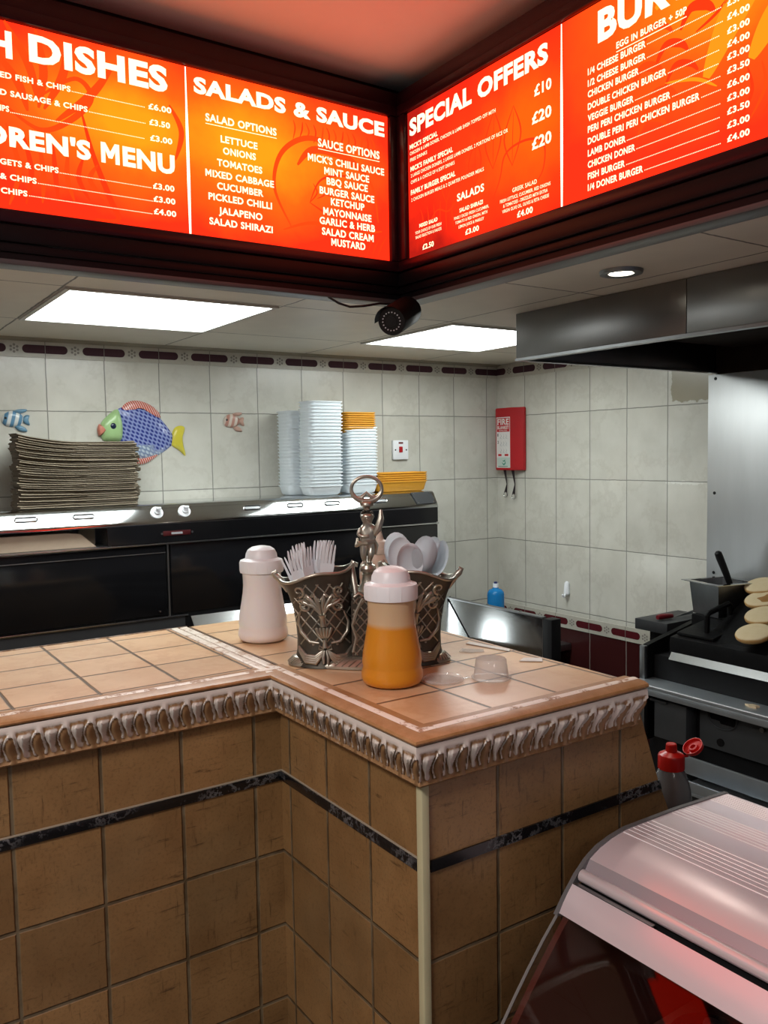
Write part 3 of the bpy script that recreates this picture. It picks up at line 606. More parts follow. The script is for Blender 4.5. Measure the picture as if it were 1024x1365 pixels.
bm = nb(); box(bm, 1.030, FX-0.004, YF-0.001, YF+0.006, 1.070, 1.314, 0, 0.002); put('door', bm, 'black_gloss', t)
bm = nb(); box(bm, -0.9, 1.012, YF-0.003, YF-0.0012, 1.287, 1.2895); put('inner_line', bm, 'steel_dull', t)
bm = nb(); box(bm, 1.0165, 1.0215, YF-0.004, YF+0.004, 1.064, 1.315); put('edge_strip', bm, 'steel_dull', t)
bm = nb(); box(bm, -0.9, 1.085, YF-0.006, YF+0.004, 1.057, 1.064, 0, 0.001); put('edge_strip', bm, 'steel', t)
bm = nb(); lathe(bm, [(0, 0), (0.004, 0), (0.003, 0.004), (0, 0.005)], (0, 0, 0), 10); bmesh.ops.rotate(bm, verts=bm.verts, cent=(0, 0, 0), matrix=Matrix.Rotation(PI/2, 3, 'X')); bmesh.ops.translate(bm, verts=bm.verts, vec=(0.985, YF-0.001, 1.083)); put('door_stud', bm, 'steel', t)
bm = nb(); box(bm, -0.9, FX, YF+0.010, 3.145, 0.0, 1.062); box(bm, 0.832, FX-0.002, YF+0.010, 3.14, 1.062, 1.386); box(bm, -0.9, 0.83, YF+0.01, 3.14, 1.062, 1.314); put('carcass', bm, 'black_matt', t)
bm = nb(); box(bm, -0.9, 1.075, YF-0.002, YF+0.008, 0.55, 1.055); put('lower_panel', bm, 'dark_grey', t)
bm = nb(); box(bm, 1.005, 1.105, YF-0.0025, YF-0.0002, 1.345, 1.362, 0, 0.001); lb = put('label_plate', bm, plain('label_red', (0.06, 0.006, 0.008), 0.4), t)
bm = nb()
bm.free()
for x in (1.000, 1.110): bm = nb(); cyl(bm, (x, YF-0.006, 1.354), (x, YF, 1.354), 0.004, 10); put('label_stud', bm, 'steel', lb)
bm = nb(); box(bm, 1.035, 1.075, YF-0.0035, YF-0.0024, 1.350, 1.357); put('label_print', bm, 'ink_grey', lb)
# sloped steel apron in front, right of the doors
bm = nb(); prism(bm, [(YF-0.002, 1.052), (YF-0.012, 1.056), (2.66, 0.86), (2.66, 0.0), (YF-0.002, 0.0)], 'x', 1.092, FX-0.008); put('apron', bm, 'steel', t)
bm = nb(); prism(bm, [(YF-0.0145, 1.0555), (2.6575, 0.8595), (2.6565, 0.8605), (YF-0.0155, 1.0565)], 'x', 1.325, 1.328); put('apron_seam', bm, 'black_matt', t)
# cardboard kept warm in the open slot
t = thing('cardboard_box', (0.5, YF+0.09, 1.322), 'flat brown cardboard seen through the open slot of the hot cabinet', 'cardboard')
bm = nb(); prism(bm, [(-0.3, 1.323), (0.785, 1.323), (0.735, 1.368), (0.69, 1.374), (-0.3, 1.374)], 'y', YF+0.03, YF+0.16); put('carton', bm, 'card', t)
bm = nb(); prism(bm, [(0.742, 1.366), (0.785, 1.324), (0.80, 1.324), (0.80, 1.38), (0.752, 1.38)], 'y', YF+0.1, YF+0.103); put('flap', bm, 'kraft', t)

# ------------------------------------------------------------------ paper bags folded flat on the cabinet
def bag_mesh(seed, lift):
    rnd = random.Random(seed); bm = nb(); nx = 14; W = 0.385; D = 0.10; th = 0.0066
    sag = rnd.uniform(0.4, 1.0); ph = rnd.uniform(0, 6)
    def zz(x): return 0.0012*math.sin(x*17+ph)*sag+lift*max(0, (-x-0.0)/0.19)**1.7
    prof = [(-D/2, th*0.25), (-D/2-0.003, th*0.5), (-D/2, th*0.8), (-D/2+0.012, th), (D/2, th), (D/2+0.002, th*0.5), (D/2, 0.0), (-D/2+0.01, 0.0)]
    rows = []
    for i in range(nx+1):
        x = -W/2+W*i/nx; e = 0.0 if 0 < i < nx else 1
        rows.append([bm.verts.new((x+(rnd.uniform(-.003, .003) if e else 0), y+rnd.uniform(-.0012, .0012), z*(1+0.3*e)+zz(x))) for y, z in prof])
    m = len(prof)
    for A, B in zip(rows, rows[1:]):
        for k in range(m): bm.faces.new((A[k], B[k], B[(k+1) % m], A[(k+1) % m]))
    for R in (rows[0], rows[-1]): f = bm.faces.new(R); f.material_index = 1  # end faces use the darker kraft, their shade put into the colour
    # fold-over flap line: a thin second layer on the right half of the front edge
    x0 = rnd.uniform(-0.02, 0.03); box(bm, x0, W/2-rnd.uniform(0, .02), -D/2-0.0045, -D/2+0.03, th*0.35, th*0.6+0.001)
    return bm
protos = []
def bag_stack(cx, cy, n, z0, grp, where, wjit, proto_list):
    for i in range(n):
        lab = where % ('topmost' if i == n-1 else 'bottom' if i == 0 else 'number %d from the bottom' % (i+1))
        z = z0+i*0.00665; loc = (cx+random.uniform(-wjit, wjit), cy+random.uniform(-0.004, 0.004), z+0.0002)
        tilt = 0.0; rot = (0, tilt, random.uniform(-0.02, 0.02)+0.02)
        o = put('paper_bag', bag_mesh(i+40*len(grp), 0.026*(i/n)), ['kraft' if (i*7) % 5 < 3 else 'kraft_dark', 'kraft_dark'], None, True, 40)
        o.location = loc; o.rotation_euler = rot
        tag(o, lab, 'paper bag', grp)
bag_stack(0.748, 2.972, 33, TZ+0.001, 'folded paper bags in the front stack', 'flat brown paper bag, front stack on hot cabinet, %s', 0.007, protos)
bag_stack(0.790, 3.082, 31, TZ+0.001, 'folded paper bags in the rear stack', 'flat brown paper bag, rear stack against tiles, %s', 0.010, [])

# ------------------------------------------------------------------ nested foam trays and boxes
def tray(w, d, h, mat, flare=0.0075, rim=0.0028, name='food_tray'):
    bm = nb()
    def ring(hw, hd, z, r):
        pts = []
        for sx, sy, a0 in ((1, 1, 0), (-1, 1, 90), (-1, -1, 180), (1, -1, 270)):
            for k in range(5):
                a = math.radians(a0+90*k/4); pts.append((sx*(hw-r)+r*math.cos(a), sy*(hd-r)+r*math.sin(a), z))
        # a shallow waist between two compartments on the long sides
        return [bm.verts.new((x, y*(1-0.05*math.exp(-(x/(0.12*w))**2)), z)) for x, y, z in pts]
    r = 0.022
    rings = [ring(w/2-flare-0.012, d/2-flare-0.012, 0, r), ring(w/2-flare-0.003, d/2-flare-0.003, 0.006, r), ring(w/2-rim, d/2-rim, h-0.004, r), ring(w/2, d/2, h-0.004, r), ring(w/2, d/2, h, r),
             ring(w/2-rim, d/2-rim, h, r), ring(w/2-flare-0.006, d/2-flare-0.006, 0.008, r), ring(w/2-flare-0.016, d/2-flare-0.016, 0.003, r)]
    for A, B in zip(rings, rings[1:]):
        for k in range(len(A)): bm.faces.new((A[k], A[(k+1) % len(A)], B[(k+1) % len(B)], B[k]))
    bm.faces.new(rings[0][::-1]); bm.faces.new(rings[-1])
    return put(name, bm, mat, None, True, 50)
def tray_stack(n, cx, cy, z0, w, d, h, pitch, mat, lab, grp, name='food_tray', rot=0.0, lean=0.0, first=0, total=None):
    src = None; total = total or n
    for i in range(n):
        o = tray(w, d, h, mat, name=name) if src is None else src.copy()
        if src is None: src = o
        else: C.objects.link(o)
        o.location = (cx+lean*i+random.uniform(-.001, .001), cy+random.uniform(-.001, .001), z0+i*pitch); o.rotation_euler = (0, 0, rot+random.uniform(-.006, .006))
        k = i+first
        tag(o, lab % ('topmost' if k == total-1 else 'bottom' if k == 0 else 'number %d from the bottom' % (k+1)), 'food tray', grp)
tray_stack(23, 1.668, 3.072, TZ+0.001, 0.165, 0.115, 0.040, 0.0136, 'foam', 'white foam tray in leftmost tall stack, %s', 'white foam trays in the rear stack', lean=0.0)
tray_stack(26, 1.697, 2.958, TZ+0.001, 0.160, 0.105, 0.040, 0.0133, 'foam', 'white foam tray in the tallest stack, %s', 'white foam trays in the front tall stack', lean=0.0002)
tray_stack(20, 1.888, 2.992, TZ+0.001, 0.158, 0.115, 0.040, 0.0122, 'foam', 'white foam burger box, stack topped with yellow, %s', 'white burger boxes under the yellow ones', 'burger_box', lean=0.0, total=28)
tray_stack(8, 1.880, 2.992, TZ+0.246, 0.158, 0.115, 0.026, 0.0088, 'yellow_foam', 'yellow foam burger box above white boxes, %s', 'yellow burger boxes on the white ones', 'burger_box', first=20, total=28)
tray_stack(5, 2.083, 2.975, TZ+0.001, 0.252, 0.118, 0.045, 0.0092, 'yellow_foam', 'yellow foam tray, low stack at cabinet end, %s', 'yellow trays at the cabinet end')

# ------------------------------------------------------------------ things on the back wall
t = thing('wall_switch', (2.218, YB-0.005, 1.632), 'white wall switch plate with a red rocker on the back wall', 'switch')
bm = nb(); box(bm, 2.176, 2.260, YB-0.013, YB-0.001, 1.590, 1.676, 0, 0.002); put('plate', bm, 'white_plastic', t)
bm = nb(); box(bm, 2.208, 2.226, YB-0.018, YB-0.0125, 1.622, 1.648, 0, 0.002); put('rocker', bm, 'red_plastic', t)
bm = nb(); box(bm, 2.206, 2.230, YB-0.0145, YB-0.0125, 1.661, 1.668); put('indicator', bm, plain('dark_red', (0.12, 0.01, 0.01), 0.3), t)
for x in (2.188, 2.248):
    bm = nb(); cyl(bm, (x, YB-0.0145, 1.633), (x, YB-0.012, 1.633), 0.0035, 10); put('screw', bm, 'black_matt', t)

def pillow(bm, outline, y, th, mi=0, cen=None, rings=4):
    """domed ceramic relief from a closed outline (x,z), flat at the back"""
    n = len(outline); cx = sum(p[0] for p in outline)/n; cz = sum(p[1] for p in outline)/n
    if cen: cx, cz = cen
    prev = [bm.verts.new((p[0], y, p[1])) for p in outline]; back = prev
    for k in range(1, rings+1):
        s = 1-k/(rings+0.6); dd = th*math.sin(PI/2*min(1, (k+0.4)/rings))
        cur = [bm.verts.new((cx+(p[0]-cx)*(s**0.55 if s > 0 else 0), y-dd, cz+(p[1]-cz)*(s**0.55 if s > 0 else 0))) for p in outline]
        for i in range(n):
            f = bm.faces.new((prev[i], prev[(i+1) % n], cur[(i+1) % n], cur[i])); f.material_index = mi
        prev = cur
    f = bm.faces.new(prev); f.material_index = mi
    bm.faces.new(back[::-1]).material_index = mi
def spline(pts, m=6):
    n = len(pts); out = []
    for i in range(n):
        a, b, d, e = pts[(i-1) % n], pts[i], pts[(i+1) % n], pts[(i+2) % n]
        for k in range(m):
            s = k/m; out.append(tuple(0.5*((2*b[j])+(-a[j]+d[j])*s+(2*a[j]-5*b[j]+4*d[j]-e[j])*s*s+(-a[j]+3*b[j]-3*d[j]+e[j])*s**3) for j in (0, 1)))
    return out
# scaled blue fish
def scales(name):
    m, tt, b = newmat(name); g = tt.nodes.new('ShaderNodeNewGeometry'); s = tt.nodes.new('ShaderNodeSeparateXYZ'); tt.links.new(g.outputs['Position'], s.inputs[0])
    X = mth(tt, 'DIVIDE', mth(tt, 'ADD', s.outputs[0], mth(tt, 'MULTIPLY', s.outputs[2], 0.30)), 0.0145); Z = mth(tt, 'DIVIDE', mth(tt, 'SUBTRACT', s.outputs[2], mth(tt, 'MULTIPLY', s.outputs[0], -0.35)), 0.0145)
    row = mth(tt, 'FLOOR', Z); xo = mth(tt, 'ADD', X, mth(tt, 'MULTIPLY', mth(tt, 'MODULO', row, 2.0), 0.5))
    fx = mth(tt, 'SUBTRACT', mth(tt, 'FRACT', xo), 0.5); fz = mth(tt, 'SUBTRACT', mth(tt, 'FRACT', Z), 0.35)
    d = mth(tt, 'SQRT', mth(tt, 'ADD', mth(tt, 'MULTIPLY', fx, fx), mth(tt, 'MULTIPLY', fz, fz)))
    sc_ = ramp(tt, d, 0.22, 0.5)
    blue = mixc(tt, sc_, (0.016, 0.028, 0.20), (0.24, 0.29, 0.55)); pale = mixc(tt, sc_, (0.50, 0.58, 0.66), (0.20, 0.26, 0.40))
    low = ramp(tt, mth(tt, 'ADD', mth(tt, 'SUBTRACT', s.outputs[2], 1.664), mth(tt, 'MULTIPLY', mth(tt, 'SUBTRACT', noise(tt, g.outputs['Position'], 30, 2), 0.5), 0.02)), -0.004, 0.004)
    left = ramp(tt, s.outputs[0], 1.06, 1.085)
    f = mth(tt, 'MAXIMUM', low, mth(tt, 'MULTIPLY', left, ramp(tt, s.outputs[2], 1.632, 1.650)))
    tt.links.new(mixc(tt, f, pale, blue), b.inputs['Base Color']); b.inputs['Roughness'].default_value = 0.25
    bp = tt.nodes.new('ShaderNodeBump'); bp.inputs['Strength'].default_value = 0.5; bp.inputs['Distance'].default_value = 0.002; tt.links.new(d, bp.inputs['Height']); tt.links.new(bp.outputs[0], b.inputs['Normal'])
    return m
def stripes(name, ca, cb, pitch, sx, sz, frac=0.5):
    m, tt, b = newmat(name); g = tt.nodes.new('ShaderNodeNewGeometry'); s = tt.nodes.new('ShaderNodeSeparateXYZ'); tt.links.new(g.outputs['Position'], s.inputs[0])
    v = mth(tt, 'FRACT', mth(tt, 'DIVIDE', mth(tt, 'ADD', mth(tt, 'MULTIPLY', s.outputs[0], sx), mth(tt, 'MULTIPLY', s.outputs[2], sz)), pitch))
    tt.links.new(mixc(tt, ramp(tt, v, frac-0.06, frac+0.06), ca, cb), b.inputs['Base Color']); b.inputs['Roughness'].default_value = 0.3
    return m
yb = YB-0.003
t = thing('fish_ornament', (1.04, yb, 1.71), 'large ceramic fish with blue scales and yellow tail on the back wall', 'wall ornament')
bm = nb(); pillow(bm, spline([(0.955, 1.686), (0.955, 1.74), (0.950, 1.795), (1.00, 1.808), (1.06, 1.798), (1.11, 1.765), (1.15, 1.715), (1.162, 1.69), (1.15, 1.662), (1.10, 1.628), (1.04, 1.612), (0.99, 1.62), (0.965, 1.65)]), yb, 0.016); put('body', bm, scales('fish_scales'), t, angle=60)
bm = nb(); pillow(bm, spline([(0.893, 1.685), (0.885, 1.715), (0.888, 1.745), (0.915, 1.775), (0.95, 1.797), (0.966, 1.76), (0.968, 1.71), (0.958, 1.682), (0.92, 1.680)]), yb-0.001, 0.019); put('head', bm, plain('fish_green', (0.34, 0.52, 0.24), 0.25, noise=0.15), t, angle=60)
bm = nb(); pillow(bm, spline([(0.960, 1.792), (0.985, 1.822), (1.03, 1.830), (1.08, 1.812), (1.112, 1.778), (1.10, 1.768), (1.06, 1.795), (1.00, 1.806)]), yb, 0.010); put('dorsal_fin', bm, stripes('fin_stripe', (0.50, 0.05, 0.03), (0.62, 0.55, 0.48), 0.0085, 1.0, 0.45, 0.62), t, angle=60)
bm = nb(); pillow(bm, spline([(0.983, 1.622), (0.995, 1.600), (1.03, 1.592), (1.07, 1.606), (1.098, 1.630), (1.06, 1.620), (1.02, 1.614)]), yb, 0.010); put('belly_fin', bm, stripes('fin_stripe_low', (0.50, 0.05, 0.03), (0.62, 0.55, 0.48), 0.0085, 1.0, 0.45, 0.62), t, angle=60)
bm = nb(); pillow(bm, spline([(1.152, 1.695), (1.165, 1.728), (1.19, 1.738), (1.207, 1.728), (1.197, 1.695), (1.20, 1.655), (1.206, 1.622), (1.18, 1.645), (1.152, 1.664)]), yb, 0.010); put('tail', bm, plain('fish_yellow', (0.58, 0.50, 0.05), 0.3, noise=0.1), t, angle=60)
bm = nb(); pillow(bm, spline([(0.873, 1.722), (0.880, 1.742), (0.893, 1.735), (0.904, 1.720), (0.893, 1.706), (0.878, 1.700)]), yb-0.006, 0.015); put('lips', bm, plain('fish_lips', (0.55, 0.20, 0.14), 0.3), t, angle=60)
bm = nb(); ball(bm, (0.928, yb-0.017, 1.735), 0.0125, 16, 0, 1, 0.5, 1); put('eye', bm, plain('fish_eye', (0.012, 0.02, 0.05), 0.15), t)
def small_fish(x0, z0, k, body, label):
    t = thing('fish_ornament', (x0, yb, z0), label, 'wall ornament')
    q = lambda pts: spline([(x0+a*k, z0+b*k) for a, b in pts])
    bm = nb(); pillow(bm, q([(-.052, -.002), (-.040, .022), (-.012, .034), (.018, .022), (.028, .002), (.018, -.018), (-.010, -.028), (-.040, -.022)]), yb, 0.011); put('body', bm, body[0], t, angle=60)
    bm = nb(); pillow(bm, q([(-.012, .030), (.010, .040), (.040, .040), (.036, .030), (.014, .024)]), yb, 0.008); put('fin', bm, body[1], t, angle=60)
    bm = nb(); pillow(bm, q([(-.006, -.026), (.010, -.044), (.038, -.046), (.034, -.032), (.014, -.022)]), yb, 0.008); put('fin', bm, body[1], t, angle=60)
    bm = nb(); pillow(bm, q([(.024, .006), (.036, .018), (.050, .016), (.046, 0), (.050, -.020), (.036, -.018), (.024, -.006)]), yb, 0.007); put('tail', bm, body[1], t, angle=60)
    bm = nb(); ball(bm, (x0-.038*k, yb-0.009, z0+.006*k), 0.0042, 12, 0, 1, 0.5, 1); put('eye', bm, 'ink_black', t)
small_fish(0.600, 1.756, 0.90, (stripes('blue_stripe', (0.10, 0.24, 0.38), (0.62, 0.64, 0.62), 0.024, 1.0, -0.25, 0.5), plain('blue_fin', (0.12, 0.25, 0.36), 0.3, noise=0.2)), 'small blue and white striped ceramic fish above the paper bags')
small_fish(1.412, 1.756, 0.88, (stripes('pink_stripe', (0.44, 0.22, 0.17), (0.58, 0.50, 0.43), 0.024, 1.0, -0.25, 0.5), plain('pink_fin', (0.48, 0.30, 0.24), 0.3, noise=0.2)), 'small pink and white striped ceramic fish right of the blue one')

# ------------------------------------------------------------------ fire blanket on the right wall
t = thing('fire_blanket', (XR-0.03, 3.02, 1.67), 'red fire blanket case with two hanging pull straps on the right wall', 'fire blanket')
x0 = XR-0.045; F0, F1, Z0, Z1 = 2.945, 3.118, 1.528, 1.826
bm = nb(); prism(bm, [(x0+0.006, F1), (XR-0.002, F1), (XR-0.002, F0), (x0+0.028, F0), (x0, F0+0.060), (x0, F1-0.006)], 'z', Z0, Z1); r_ = bmesh.ops.bevel(bm, geom=list(bm.edges), offset=0.003, segments=2, affect='EDGES'); put('case', bm, 'red_plastic', t)
P = lambda u, z: (x0-0.0008, -u, z); P2 = lambda u, z: (x0-0.0014, -u, z)
a0, a1 = -3.106, -3.010
bm = nb(); quad(bm, P, a0, a1, 1.540, 1.782); lb = put('label', bm, 'paper', t)
bm = nb(); quad(bm, P2, a0+0.004, a1-0.003, 1.712, 1.778, 0)
P3_ = lambda u, z: (x0-0.002, -u, z)
text(bm, 'FIRE', a0+0.009, a1-0.007, 1.745, 0.029, P3_, 0.03, 1); text(bm, 'BLANKET', a0+0.009, a1-0.007, 1.725, 0.015, P3_, 0.03, 1); text(bm, 'INSTRUCTIONS', a0+0.020, a1-0.020, 1.7155, 0.006, P3_, 0.01, 1)
text(bm, '1', a0+0.008, a0+0.014, 1.690, 0.014, P2, 0.03, 2); text(bm, '2', a0+0.008, a0+0.016, 1.656, 0.014, P2, 0.03, 2)
for k in range(3):
    for j in range(3): brush(bm, P2, [(a0+0.030+0.018*j, 1.700-0.034*k), (a0+0.036+0.018*j, 1.692-0.034*k), (a0+0.028+0.02*j, 1.682-0.034*k), (a0+0.042+0.018*j, 1.678-0.034*k)], 0.0022, 3)
quad(bm, P2, a0+0.012, a0+0.036, 1.596, 1.606, 0); quad(bm, P2, a0+0.058, a0+0.084, 1.596, 1.606, 0)
quad(bm, P2, a0+0.003, a1-0.002, 1.542, 1.590, 4)
brush(bm, P3_, [(a0+0.040, 1.566), (a0+0.050, 1.556), (a0+0.062, 1.562), (a0+0.060, 1.574)], 0.006, 5); brush(bm, P3_, [(a0+0.044, 1.574), (a0+0.054, 1.572), (a0+0.062, 1.580)], 0.005, 5); quad(bm, P3_, a0+0.012, a1-0.016, 1.5455, 1.5475, 2)
put('print', bm, ['ink_red', 'paper', 'ink_black', 'ink_grey', plain('mint', (0.50, 0.60, 0.55), 0.6), 'ink_green'], lb)
for y, zb, w in ((3.062, 1.400, 0.010), (3.006, 1.392, 0.011)):
    bm = nb(); vs = [bm.verts.new(p) for p in ((XR-0.034, y+w, Z0+0.004), (XR-0.034, y-w, Z0+0.004), (XR-0.030, y-0.011, zb+0.02), (XR-0.030, y+0.011, zb+0.02), (XR-0.020, y-0.003, 1.46), (XR-0.020, y+0.003, 1.46))]
    bm.faces.new((vs[0], vs[1], vs[4], vs[5])); bm.faces.new((vs[5], vs[4], vs[2], vs[3])); bmesh.ops.solidify(bm, geom=list(bm.faces), thickness=0.002)
    s_ = put('pull_strap', bm, 'strap', t)
    bm = nb(); tube(bm, [(XR-0.030, y+0.012*math.cos(2*PI*k/16), zb+0.010+0.012*math.sin(2*PI*k/16)) for k in range(16)], 0.0018, 6, closed=True); put('ring', bm, 'steel', s_)
t = thing('wall_hook', (XR-0.004, 2.68, 0.985), 'small white plastic hook on the right wall tiles above the border', 'hook')
bm = nb(); tube(bm, [(XR-0.004, 2.682, 1.026), (XR-0.008, 2.682, 1.020), (XR-0.009, 2.682, 0.975), (XR-0.007, 2.682, 0.968)], [0.009, 0.012, 0.015, 0.010], 14); put('back_plate', bm, 'white_plastic', t)
bm = nb(); tube(bm, [(XR-0.014, 2.682, 0.985), (XR-0.022, 2.682, 0.965), (XR-0.030, 2.682, 0.962), (XR-0.036, 2.682, 0.972)], [0.006, 0.006, 0.006, 0.005], 10); put('prong', bm, 'white_plastic', t)

# ------------------------------------------------------------------ steel guard, low worktop and blue bottle in the corner
t = thing('steel_guard', (FX, 2.54, 0), 'mirror-bright steel guard panel standing beyond the counter corner', 'guard panel')
bm = nb(); box(bm, FX-0.004, FX+0.010, 2.235, YF-0.004, 0.30, 1.002, 0, 0.002); put('panel', bm, 'steel_mirror', t)
bm = nb(); box(bm, FX-0.007, FX+0.014, 2.235, YF-0.004, 1.002, 1.008, 0, 0.001); put('top_edge', bm, 'steel_dull', t)
bm = nb(); box(bm, FX-0.004, FX+0.045, 2.190, 2.234, 0.0, 1.003, 0, 0.003); put('end_post', bm, 'black_matt', t)
for y in (2.79, 2.55, 2.36):
    bm = nb(); cyl(bm, (FX+0.002, y, 1.006), (FX+0.002, y, 1.012), 0.006, 10); put('bolt', bm, 'steel', t)
t = thing('low_worktop', (2.5, 2.75, 0), 'low steel worktop hidden behind the guard panel in the corner', 'worktop')
bm = nb(); box(bm, FX+0.05, XR-0.003, 2.66, 2.85, 0.72, 0.75, 0, 0.003); put('top', bm, 'steel_dull', t)
bm = nb(); box(bm, FX+0.08, XR-0.05, 2.68, 2.84, 0.0, 0.72); put('cupboard', bm, 'grey_paint', t)
t = thing('blue_bottle', (2.50, 2.822, 0.75), 'blue bottle with a white neck peeping over the steel guard', 'bottle')
bm = nb(); lathe(bm, [(0, 0.0), (0.036, 0.0), (0.038, 0.006), (0.038, 0.235), (0.036, 0.245), (0.028, 0.256), (0.014, 0.262), (0.012, 0.268), (0, 0.268)], (2.50, 2.822, 0.75), 28); put('body', bm, 'blue_bottle', t)
bm = nb(); lathe(bm, [(0.0125, 0.266), (0.0125, 0.284), (0, 0.284)], (2.50, 2.822, 0.75), 20); put('collar', bm, 'white_plastic', t)
bm = nb(); lathe(bm, [(0.008, 0.284), (0.008, 0.291), (0, 0.293)], (2.50, 2.822, 0.75), 16); put('cap', bm, plain('cap_blue', (0.01, 0.02, 0.12), 0.4), t)

# ------------------------------------------------------------------ the tiled counter
face_cols = ((0.200, 0.108, 0.041), (0.285, 0.162, 0.066)); face_gr = (0.085, 0.058, 0.030)
sc1 = ((0.050, 0.024, 0.010), [(1, 1, 9), (9, 9, 1.0)], 0.75)
def face_tiles(name, ax, u0, pu): return tiled(name, ax, u0, pu, 0.805, 0.157, face_cols, face_gr, 0.0055, 0.45, 0.38, scratch=sc1, tint=0.20, groutdepth=0.8, wear=(0.15, 0.115, 0.07))
M['face_left'] = face_tiles('face_left', 'XZ', 0.710, 0.1515)
M['face_side'] = face_tiles('face_side', 'YZ', 1.493, 0.147)
M['face_front'] = face_tiles('face_front', 'XZ', 0.927, 0.1525)
top_cols = ((0.60, 0.375, 0.205), (0.70, 0.48, 0.29))
def top_tiles(name, u0, pu, v0, pv): return tiled(name, 'XY', u0, pu, v0, pv, top_cols, (0.115, 0.070, 0.045), 0.005, 0.0, 0.33, vein=((0.52, 0.27, 0.12), 6, 0.05, 0.35), tint=0.06, groutdepth=0.7)
M['top_left'] = top_tiles('top_left', 0.2692, 0.1492, 1.555, 0.1435)
M['top_pen'] = top_tiles('top_pen', 0.775, 0.1525, 1.050, 0.146)
def worn(name, brown, white, lo, hi, scale=22, stretch=(1, 1, 1), extra=0.0):
    m, tt, b = newmat(name); g = tt.nodes.new('ShaderNodeNewGeometry')
    n1 = noise(tt, g.outputs['Position'], scale, 6, stretch, 0.7)
    tt.links.new(mixc(tt, ramp(tt, n1, lo, hi), brown, white), b.inputs['Base Color']); b.inputs['Roughness'].default_value = 0.4
    bp = tt.nodes.new('ShaderNodeBump'); bp.inputs['Strength'].default_value = 0.5; bp.inputs['Distance'].default_value = 0.002; tt.links.new(n1, bp.inputs['Height']); tt.links.new(bp.outputs[0], b.inputs['Normal'])
    return m
M['edge_tile'] = worn('edge_tile', (0.34, 0.165, 0.060), (0.48, 0.27, 0.13), 0.4, 0.75)
M['edge_paint'] = worn('edge_paint', (0.36, 0.18, 0.08), (0.86, 0.78, 0.70), 0.38, 0.46, 30)
M['seam_paint'] = worn('seam_paint', (0.42, 0.25, 0.14), (0.82, 0.74, 0.66), 0.36, 0.50, 30)
M['old_wood'] = worn('old_wood', (0.16, 0.085, 0.04), (0.48, 0.40, 0.34), 0.42, 0.58, 30)
def marble(name):
    m, tt, b = newmat(name); g = tt.nodes.new('ShaderNodeNewGeometry')
    n1 = noise(tt, g.outputs['Position'], 16, 7, None, 0.7); n2 = noise(tt, g.outputs['Position'], 7, 5)
    v = mth(tt, 'SUBTRACT', 1.0, ramp(tt, mth(tt, 'ABSOLUTE', mth(tt, 'SUBTRACT', n1, 0.5)), 0.0, 0.035))
    f = mth(tt, 'MAXIMUM', mth(tt, 'MULTIPLY', mth(tt, 'MULTIPLY', v, ramp(tt, n2, 0.45, 0.6)), 0.35), mth(tt, 'MULTIPLY', ramp(tt, n2, 0.63, 0.72), 0.7))
    tt.links.new(mixc(tt, f, (0.008, 0.008, 0.009), (0.42, 0.42, 0.44)), b.inputs['Base Color']); b.inputs['Roughness'].default_value = 0.2
    return m
M['black_marble'] = marble('black_marble')
counter = thing('counter', (0.75, 1.5, 0), 'L-shaped brown tiled shop counter with a carved whitewashed moulding', 'counter')
bm = nb()
box(bm, -1.2, 0.77, 1.53, 2.0, 0.0, 1.165)
put('left_body', bm, 'face_left', counter)
bm = nb()
vs = box(bm, 0.77, 1.245, 1.045, 2.0, 0.0, 1.165)
bmesh.ops.delete(bm, geom=list(bm.verts), context='VERTS')
prof = [(0.77, 0.0), (1.43, 0.0), (1.43, 0.80), (1.392, 0.87), (1.344, 0.97), (1.290, 1.113), (1.255, 1.165), (0.77, 1.165)]
prism(bm, prof, 'y', 1.045, 2.0)
for f in bm.faces:
    f.normal_update(); f.material_index = 1 if abs(f.normal.x) > 0.5 else 0
put('peninsula_body', bm, ['face_front', 'face_side'], counter, angle=20)
def opath(o): return [(-1.2, 1.53-o), (0.77-o, 1.53-o), (0.77-o, 1.045-o), (1.262, 1.045-o)]
def sweep(bm, prof, segs=None, mi=0, ends=None):
    """sweep a closed (offset, z) profile along the counter edge, mitred at its corners"""
    rings = []
    for i in range(4):
        rings.append([bm.verts.new((*opath(o)[i], z)) for o, z in prof])
    n = len(prof)
    for A, B in zip(rings, rings[1:]):
        for k in range(n): f = bm.faces.new((A[k], B[k], B[(k+1) % n], A[(k+1) % n])); f.material_index = mi
    bm.faces.new(rings[0]).material_index = mi; bm.faces.new(rings[-1][::-1]).material_index = mi
# worktops
bm = nb(); box(bm, -1.2, 0.724, 1.548, 2.035, 1.160, 1.190); put('left_worktop', bm, 'top_left', counter)
bm = nb(); prism(bm, [(0.773, 1.060), (1.236, 1.060), (1.246, 1.14), (1.240, 1.30), (1.244, 1.55), (1.236, 1.80), (1.24, 2.035), (0.773, 2.035)], 'z', 1.160, 1.190); put('peninsula_worktop', bm, 'top_pen', counter)
bm = nb(); box(bm, 0.727, 0.745, 1.50, 2.036, 1.160, 1.1915, 0, 0.002); put('seam_strip', bm, 'seam_paint', counter)
bm = nb(); box(bm, 0.749, 0.770, 1.44, 2.036, 1.160, 1.1912, 0, 0.003); put('seam_strip', bm, 'seam_paint', counter)
bm = nb(); box(bm, 0.724, 0.774, 1.50, 2.034, 1.158, 1.1865); put('grout_bed', bm, plain('grout', (0.16, 0.10, 0.07), 0.8), counter)
bm = nb(); box(bm, 1.236, 1.252, 1.02, 2.034, 1.150, 1.1885, 0, 0.003); box(bm, -1.2, 0.77, 2.034, 2.040, 1.150, 1.1915); put('back_edge', bm, 'old_wood', counter)
